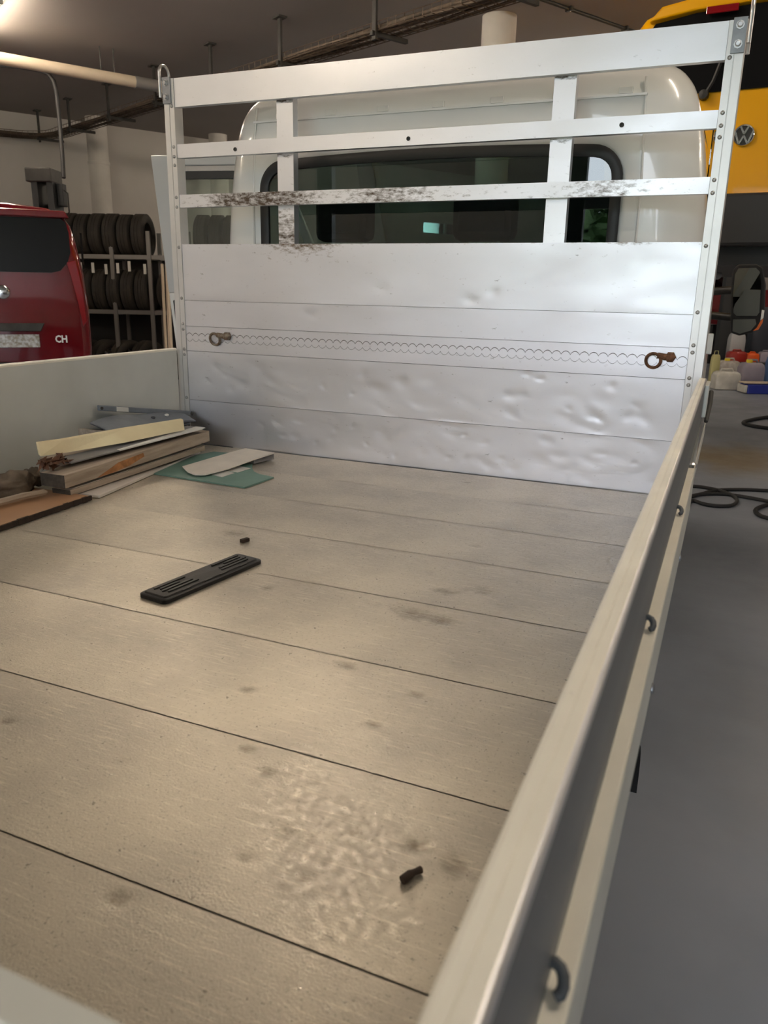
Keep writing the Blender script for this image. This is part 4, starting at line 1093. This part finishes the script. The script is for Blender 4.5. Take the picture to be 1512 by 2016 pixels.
# lift columns carrying the yellow van
for sg, lab in ((-1, 'black lift column in front of the truck cab, carrying the yellow van'), (1, 'black lift column on the outer side of the yellow van')):
    base = YF_((sg * 1.45, 2.3, 0))
    lc_ = thing('lift_column', base, lab, 'lift')
    B_ = lambda a, b, z: base + xd * a + yd * b + EZ * z
    MB().obox(B_(0, 0, 1.45), xd * .13, yd * .16, EZ * 1.43).build('post', 'lift_black', lc_, bevel=.01)
    MB().obox(B_(0, 0, .01), xd * .28, yd * .25, EZ * .01).build('base_plate', 'lift_gray', lc_)
    MB().obox(B_(-sg * .17, 0, yb + .06), xd * .05, yd * .14, EZ * .30).build('carriage', 'lift_gray', lc_, bevel=.008)
    for q in (-1, 1):
        a0 = B_(-sg * .2, q * .08, yb + .10); a1 = B_(-sg * .85, q * 1.05, yb + .10)
        d = (a1 - a0); l = d.cross(EZ).normalized()
        am = MB().obox((a0 + a1) / 2, d / 2, l * .05, EZ * .045).build('arm', 'lift_gray', lc_)
        MB().lathe([(.06, 0), (.06, .06), (.03, .06), (.03, .115)], a1 + EZ * .045, EZ, 14).build('pad', 'rubber', am)

# ---- small red car further back, raised
rdir = (E1 * -1)
ro = atn(1470, 600, E1, 16.0); ro = Vector((ro.x + .35, ro.y, 0))
RC = frame_of(ro, E2 + E1 * .1)
RC0 = RC
RC = lambda p: RC0((p[0], p[1], p[2] + .33))
car = thing('red_car', ro + EZ * .7, 'small red car raised at the far front wall behind the mirror', 'car')
rings = []
prof = [(-1.9, .75, .95, .70), (-1.8, .6, 1.15, .80), (-1.2, .55, 1.25, .84), (-.9, .55, 1.30, .85), (.9, .55, 1.32, .85), (1.6, .58, 1.30, .83), (1.85, .70, 1.2, .75)]
for y, zb2, zt2, hw in prof:
    rings.append([RC((hw * a, y, zb2 + (zt2 - zb2) * b)) for a, b in [(-.9, 0), (-1, .25), (-1, .7), (-.93, 1), (0, 1.02), (.93, 1), (1, .7), (1, .25), (.9, 0), (0, -.02)]])
mb = loft(rings); n = 10; mb.f.append(tuple(range(n))); mb.f.append(tuple(range(6 * n + n - 1, 6 * n - 1, -1)))
mb.build('body', 'red_dark', car, smooth=40)
MB().hexa([RC((-.66, -.45, 1.93)), RC((.66, -.45, 1.93)), RC((.66, 1.0, 1.93)), RC((-.66, 1.0, 1.93)), RC((-.60, -.35, 2.0)), RC((.60, -.35, 2.0)), RC((.60, .9, 2.0)), RC((-.60, .9, 2.0))]).build('roof', 'red_dark', car, bevel=.02)
for sg in (-1, 1):
    MB().tube([RC((sg * .78, -1.0, 1.28)), RC((sg * .64, -.42, 1.95))], .035, 6).build('front_pillar', 'red_dark', car)
    MB().tube([RC((sg * .80, .1, 1.28)), RC((sg * .65, .15, 1.95))], .035, 6).build('centre_pillar', 'red_dark', car)
    MB().tube([RC((sg * .78, 1.5, 1.28)), RC((sg * .64, .97, 1.95))], .05, 6).build('rear_pillar', 'red_dark', car)
MB().prism([RC((a, y, z)) for a, y, z in [(-.74, -.98, 1.32), (.74, -.98, 1.32), (.61, -.44, 1.92), (-.61, -.44, 1.92)]], RC((0, .006, 0)) - RC((0, 0, 0))).build('windscreen', 'clear_glass', car)
MB().prism([RC((a, y, z)) for a, y, z in [(-.74, 1.46, 1.32), (.74, 1.46, 1.32), (.61, .99, 1.92), (-.61, .99, 1.92)]], RC((0, .006, 0)) - RC((0, 0, 0))).build('rear_window', 'clear_glass', car)
for q in (-1.25, 1.25):
    for sg in (-1, 1): wheel(None, RC((sg * .74, q, .66)), RC((sg, 0, 0)) - RC((0, 0, 0)), .31, .19, car)
for q in (-.8, .8):
    st_ = RC((0, q, 0))
    st_.z = 0
    cb = MB().obox(st_ + EZ * .43, RC((.75, 0, 0)) - RC((0, 0, 0)), RC((0, .12, 0)) - RC((0, 0, 0)), EZ * .43).build('lift_platform', 'lift_black', bevel=.01)
    tag(cb, 'black lift platform under the %s end of the small red car' % ('front' if q < 0 else 'rear'), 'lift', 'platforms under the small red car')

# ---- lift post beside the red van with hose boom
lp0 = dep(104, 500, 9.0); lp = Vector((lp0.x, lp0.y, 0))
lv = thing('lift_column', lp, 'black lift column with motor box and curved hose pole behind the red van', 'lift')
lrt = CR.copy(); lrt.z = 0; lrt.normalize(); lfw = EZ.cross(lrt)
Lp = lambda a, b, z: lp + lrt * a + lfw * b + EZ * z
for a in (-.085, .085): MB().obox(Lp(a, 0, 1.32), lrt * .035, lfw * .13, EZ * 1.3).build('post', 'lift_black', lv, bevel=.006)
MB().obox(Lp(0, .13, 1.2), lrt * .12, lfw * .012, EZ * 1.18).build('back_plate', 'lift_black', lv)
MB().obox(Lp(0, 0, .01), lrt * .25, lfw * .25, EZ * .01).build('base_plate', 'lift_gray', lv)
zt2 = dep(104, 340, 9.0).z; zm2 = dep(104, 366, 9.0).z
MB().obox(Lp(-.02, 0, (zt2 + zm2) / 2), lrt * .145, lfw * .16, EZ * (zt2 - zm2) / 2).build('motor_box', 'dark_metal', lv, bevel=.012)
MB().obox(Lp(.16, .02, zm2 - .12), lrt * .035, lfw * .06, EZ * .12).build('switch_box', 'lift_black', lv, bevel=.008)
MB().tube([Lp(.17, 0, zm2 - .05), Lp(.24, -.02, zm2 - .1), Lp(.24, -.02, zm2 - .3), Lp(.17, 0, zm2 - .38)], .008, 6).build('control_cable', 'rubber', lv, smooth=60)
bpx = [(124, 350), (121, 300), (116, 240), (110, 180), (104, 158), (93, 144), (75, 137), (40, 131), (0, 127), (-50, 122)]
MB().tube([dep(u, v, 9.0) + lfw * .02 for u, v in bpx], .024, 8).build('hose_pole', 'rubber', lv, smooth=60)

# ---- tyre rack
ro_ = dep(297, 560, 12.0); ro_ = Vector((ro_.x, ro_.y, 0))
rdx = Vector((.94, .35, 0)).normalized(); rdy = EZ.cross(rdx)
K = lambda a, b, z: ro_ + rdx * a + rdy * b + EZ * z
rack = thing('tyre_rack', K(-.8, .25, 0), 'grey steel two tier tyre rack against the wall', 'rack')
ztop = dep(297, 457, 12.0).z
for a in (-1.95, -.58, 0, .62, 1.5):
    for b in (0, .5):
        MB().obox(K(a, b, ztop / 2), rdx * .028, rdy * .022, EZ * ztop / 2).build('rack_upright', 'rack_steel', rack)
zsh = [dep(240, 506, 12.0).z, dep(240, 615, 12.0).z]
for zq in zsh:
    for b in (0.03, .47): MB().obox(K(-.22, b, zq), rdx * 1.75, rdy * .014, EZ * .032).build('shelf_beam', 'rack_steel', rack)
for a in (-1.95, -.58, 0, .62, 1.5):
    for zq in zsh: MB().obox(K(a, .25, zq - .03), rdx * .015, rdy * .24, EZ * .015).build('cross_tie', 'rack_steel', rack)
MB().obox(K(-.22, .535, zsh[0] / 2), rdx * 1.72, rdy * .006, EZ * zsh[0] / 2).build('added_dark_sheet', 'seal', rack)  # black sheet added so the gaps between the shelves stay dark
def tyre_thing(c, ax, R, wd, label, group, rim=False):
    h = wd / 2
    t = MB().lathe([(R * .60, -h * .75), (R * .72, -h), (R * .90, -h * .97), (R, -h * .74), (R, -h * .3), (R * .98, -h * .27), (R * .98, -h * .18), (R, -h * .15), (R, h * .15), (R * .98, h * .18), (R * .98, h * .27), (R, h * .3), (R, h * .74), (R * .90, h * .97), (R * .72, h), (R * .60, h * .75), (R * .58, 0)], c, ax, 36, closed=True).build('tyre', 'tyre', smooth=40)
    tag(t, label, 'tyre', group)
    if rim:
        ax = Vector(ax).normalized(); a = ax.cross(EZ).normalized(); c = Vector(c)
        rb = MB().lathe([(R * .60, h * .7), (R * .64, h * .8), (R * .64, h * .7), (R * .57, h * .55), (R * .56, -h * .7), (R * .6, -h * .7)], c, ax, 32, closed=True).build('rim', 'alloy', t, smooth=40)
        for k in range(7):
            th = 2 * math.pi * k / 7; d = a * math.cos(th) + EZ * math.sin(th); s = ax.cross(d)
            MB().obox(c + ax * h * .62 + d * R * .33, d * R * .27, s * R * .045, ax * .012).build('spoke', 'alloy', rb)
        MB().lathe([(R * .12, 0), (R * .12, h * .1), (R * .06, h * .14), (0, h * .14)], c + ax * h * .58, ax, 14).build('hub_cap', 'alloy', rb)
    return t
ORD = ['end', 'second', 'third', 'fourth', 'fifth', 'sixth', 'seventh', 'eighth']
R1, W1 = .325, .205
yt = .25
for k in range(8):
    a = -.16 - k * .222
    if a > -1.9: tyre_thing(K(a, yt, zsh[0] + .03 + R1 * .985 - .035), rdx, R1 * (1 - .03 * (k % 3 == 1)), W1, 'worn tyre, %s counting from the open faced end tyre on the upper shelf' % ORD[k] if k else 'open faced end tyre of the row on the upper rack shelf', 'tyres on the upper shelf')
tyre_thing(K(.34, yt, zsh[0] + .03 + R1 - .04), rdx, R1, W1, 'worn tyre alone in the middle bay of the upper rack shelf', 'tyres on the upper shelf')
for k in range(3): tyre_thing(K(.80 + k * .225, yt, zsh[0] + .03 + R1 - .04), rdx, R1, W1, 'worn tyre, %s from the upright in the end bay, upper shelf' % ['first', 'second', 'third'][k], 'tyres on the upper shelf')
for k in range(8):
    a = -.16 - k * .222
    if a > -1.9: tyre_thing(K(a, yt, zsh[1] + .03 + R1 - .04), rdx, R1, W1, 'worn tyre, %s counting from the alloy wheel on the lower rack shelf' % ['next', 'second', 'third', 'fourth', 'fifth', 'sixth', 'seventh', 'eighth'][k], 'tyres on the lower shelf')
tyre_thing(K(.25, yt, zsh[1] + .03 + R1 - .04), (rdx - rdy * .25), R1, W1, 'tyre on a silver spoked alloy rim on the lower rack shelf', 'tyres on the lower shelf', rim=True)
for k in range(5):
    tyre_thing(K(-.18 - k * .33, .2, R1), (rdx - rdy * .5), R1, W1, 'worn wheel with silver rim standing on the floor under the rack' if k == 2 else 'worn tyre on the floor under the rack, %s from the rack end by the brooms' % ['first', 'second', '', 'fourth', 'fifth'][k], 'tyres on the floor', rim=(k == 2))
# white price tags hung on the upper beam
for k in range(8):
    a = -1.5 + k * .2 + random.uniform(-.03, .03)
    t = MB().obox(K(a, .008, zsh[0] - .16 + random.uniform(-.03, .03)), rdx * .022, rdy * .002, EZ * .075).build('tag_strip', 'paper'); tag(t, 'white paper tag hanging below the upper rack beam', 'tag', 'tags hanging from the tyre rack')
# brooms leaning by the rack end
for k, (u0, v0, u1, v1) in enumerate(((319, 520, 327, 690), (328, 520, 334, 690), (331, 555, 338, 700))):
    p0 = dep(u0, v0, 11.3 - .35 * k); p1 = dep(u1, v1, 11.2 - .35 * k); d_ = p1 - p0; p1 = p0 + d_ * (p0.z / -d_.z)
    b_ = thing('broom', Vector((p1.x, p1.y, 0)), ['pale wooden broom handle nearest the rack end', 'middle pale broom handle beside the tyre rack', 'outer broom handle near the open truck door'][k], 'broom')
    MB().tube([p0, p0.lerp(p1, .95)], .022, 8).build('handle', 'pipe_cream', b_, smooth=60)
    MB().obox(p1 + EZ * .06, rdx * .06, rdy * .03, EZ * .06).build('head', 'cab_dark', b_, bevel=.01)

# ================================================================== BINS AND HOSES BY THE FAR WALL
def on_floor(u, v): return at(u, v, 2, 0)
gx = CR.copy(); gx.z = 0; gx.normalize(); gy = EZ.cross(gx)
PXM = 13.0 / FPX          # metres per pixel at that distance
def can(u0, u1, v0, v1, depth_, mat, label, cat, name, cap=None, grip=True, vb=None, taper=.9):
    """a canister seen between columns u0..u1 and rows v0..v1, standing at the given depth"""
    b = dep((u0 + u1) / 2, v1, depth_); hw = (u1 - u0) / 2 * depth_ / FPX; h = (v1 - v0) * depth_ / FPX
    b.z = max(b.z, 0)
    t = thing(name, b, label, cat)
    q = hw * .7
    Q = lambda a, c, z: b + gx * a + gy * (c + q) + EZ * z
    def ring(k, z): return [Q(hw * k * x, q * k * y, z) for x, y in [(-1, -.8), (-.8, -1), (.8, -1), (1, -.8), (1, .8), (.8, 1), (-.8, 1), (-1, .8)]]
    rg = [ring(.9, 0), ring(1, .03 * h), ring(1, h * .75), ring(taper, h * .92), ring(taper * .8, h)]
    mb = loft(rg); mb.f += [tuple(range(7, -1, -1)), tuple(range(32, 40))]
    bd = mb.build('body', mat, t, smooth=50)
    if cap: MB().lathe([(hw * .28, 0), (hw * .28, h * .12), (hw * .2, h * .14), (0, h * .14)], Q(-hw * .25, 0, h), EZ, 14).build('cap', cap, t, smooth=40)
    if grip: MB().tube([Q(-hw * .5, 0, h * .98), Q(-hw * .4, 0, h * 1.12), Q(hw * .4, 0, h * 1.12), Q(hw * .5, 0, h * .98)], hw * .10, 6).build('grip', mat, t, smooth=60)
    return t
can(1409, 1457, 733, 768, 12.9, 'tub_clear', 'rounded white plastic canister standing foremost on the workshop floor', 'canister', 'canister')
can(1418, 1456, 712, 748, 13.9, 'tub_white', 'pale canister with a yellow cap beside the brown labelled one', 'canister', 'canister', 'cap_yellow')
can(1459, 1503, 716, 760, 13.3, 'lilac', 'wide lilac tub with a yellow cap beside the blue crate', 'canister', 'canister', 'cap_yellow')
can(1396, 1412, 702, 762, 13.5, 'tub_yellow', 'yellowish canister next to the truck post', 'canister', 'canister')
can(1508, 1534, 705, 760, 13.9, 'blue_light', 'light blue canister behind the dark blue crate', 'canister', 'canister')
# shelf that carries the upper containers
sh0 = dep(1430, 716, 14.6); sh1 = dep(1530, 716, 14.6)
sb = thing('low_bench', Vector((sh0.x, sh0.y, 0)), 'low dark bench carrying the red and orange containers', 'bench')
shz = sh0.z
MB().obox((sh0 + sh1) / 2 + gy * .3, (sh1 - sh0) / 2, gy * .35, EZ * .02).build('top', 'dark_metal', sb)
for q in (0.04, .96):
    p = sh0.lerp(sh1, q)
    for c in (.02, .58): MB().obox(Vector((p.x, p.y, 0)) + gy * c + EZ * (shz / 2 - .01), gx * .025, gy * .025, EZ * (shz / 2 - .01)).build('leg', 'dark_metal', sb)
def on_bench(u0, u1, v0, mat, label, name, cap=None, back=0.0):
    d_ = 14.7 + back
    b = dep((u0 + u1) / 2, 714, d_); k = can(u0, u1, v0, 714, d_, mat, label, name, name, cap)
    dz = (shz + .026) - k.location.z; k.location.z += dz
    return k
on_bench(1436, 1470, 694, 'red_plastic', 'red jerry can lying on the low bench', 'jerry_can')
on_bench(1471, 1494, 697, 'orange_plastic', 'round orange container beside the red jerry can', 'container')
on_bench(1496, 1520, 694, 'lilac', 'lilac box at the end of the low bench', 'box')
on_bench(1434, 1463, 662, 'tub_gray', 'light grey square canister standing behind the red jerry can', 'canister', None, .35)
k_ = can(1468, 1512, 640, 768, 15.6, 'dark_blue', 'tall dark blue barrel behind the bench', 'barrel', 'barrel', None, False)
k_ = can(1402, 1430, 556, 766, 15.6, 'cab_dark', 'tall black waste bin behind the truck post', 'bin', 'bin', None, False, taper=1.0)
cr = dep(1488, 768, 12.6); cr.z = 0
ct = thing('crate', cr, 'flat dark blue crate with a white end on the workshop floor', 'crate')
MB().obox(cr + EZ * .075 + gx * .02, gx * .22, gy * .15, EZ * .072).build('tray', 'blue_plastic', ct, bevel=.01)
MB().obox(cr + EZ * .075 - gx * .225, gx * .022, gy * .14, EZ * .06).build('white_end', 'tub_clear', ct, bevel=.008)
MB().obox(cr + EZ * .17 + gx * .0, gx * .25, gy * .10, EZ * .008).build('lid_board', 'pipe_cream', ct)
# black hoses on the ground
def floor_hose(pxs, r, label, closed=False):
    P = [at(u, v, 2, r) for u, v in pxs]
    # Catmull-Rom
    out = []
    for i in range(len(P) - 1):
        p0, p1, p2, p3 = P[max(i - 1, 0)], P[i], P[i + 1], P[min(i + 2, len(P) - 1)]
        for k in range(8):
            t = k / 8
            out.append(.5 * ((2 * p1) + (p2 - p0) * t + (2 * p0 - 5 * p1 + 4 * p2 - p3) * t * t + (3 * p1 - p0 - 3 * p2 + p3) * t ** 3))
    out.append(P[-1])
    o = MB().tube(out, r, 8).build('hose', 'rubber', smooth=60); tag(o, label, 'hose'); return o
floor_hose([(1560, 968), (1512, 966), (1470, 964), (1430, 964), (1405, 966), (1385, 971), (1366, 976), (1340, 985), (1320, 992)], .014, 'black hose running straight across the floor past the truck')
floor_hose([(1560, 998), (1512, 987), (1470, 979), (1430, 973), (1400, 972), (1372, 974), (1350, 980), (1330, 990), (1345, 1000), (1362, 986), (1385, 992), (1410, 996), (1440, 995), (1451, 986), (1443, 976), (1425, 968), (1400, 962), (1375, 958), (1350, 957)], .014, 'black hose looped once on the floor beside the truck')
floor_hose([(1570, 988), (1530, 990), (1500, 997), (1487, 1005), (1495, 1014), (1512, 1020), (1540, 1026), (1580, 1030)], .015, 'short black hose loop apart from the others on the floor')
floor_hose([(1560, 816), (1512, 821), (1480, 826), (1463, 832), (1480, 838), (1512, 843), (1560, 848)], .022, 'thick black hose bend further back on the floor')
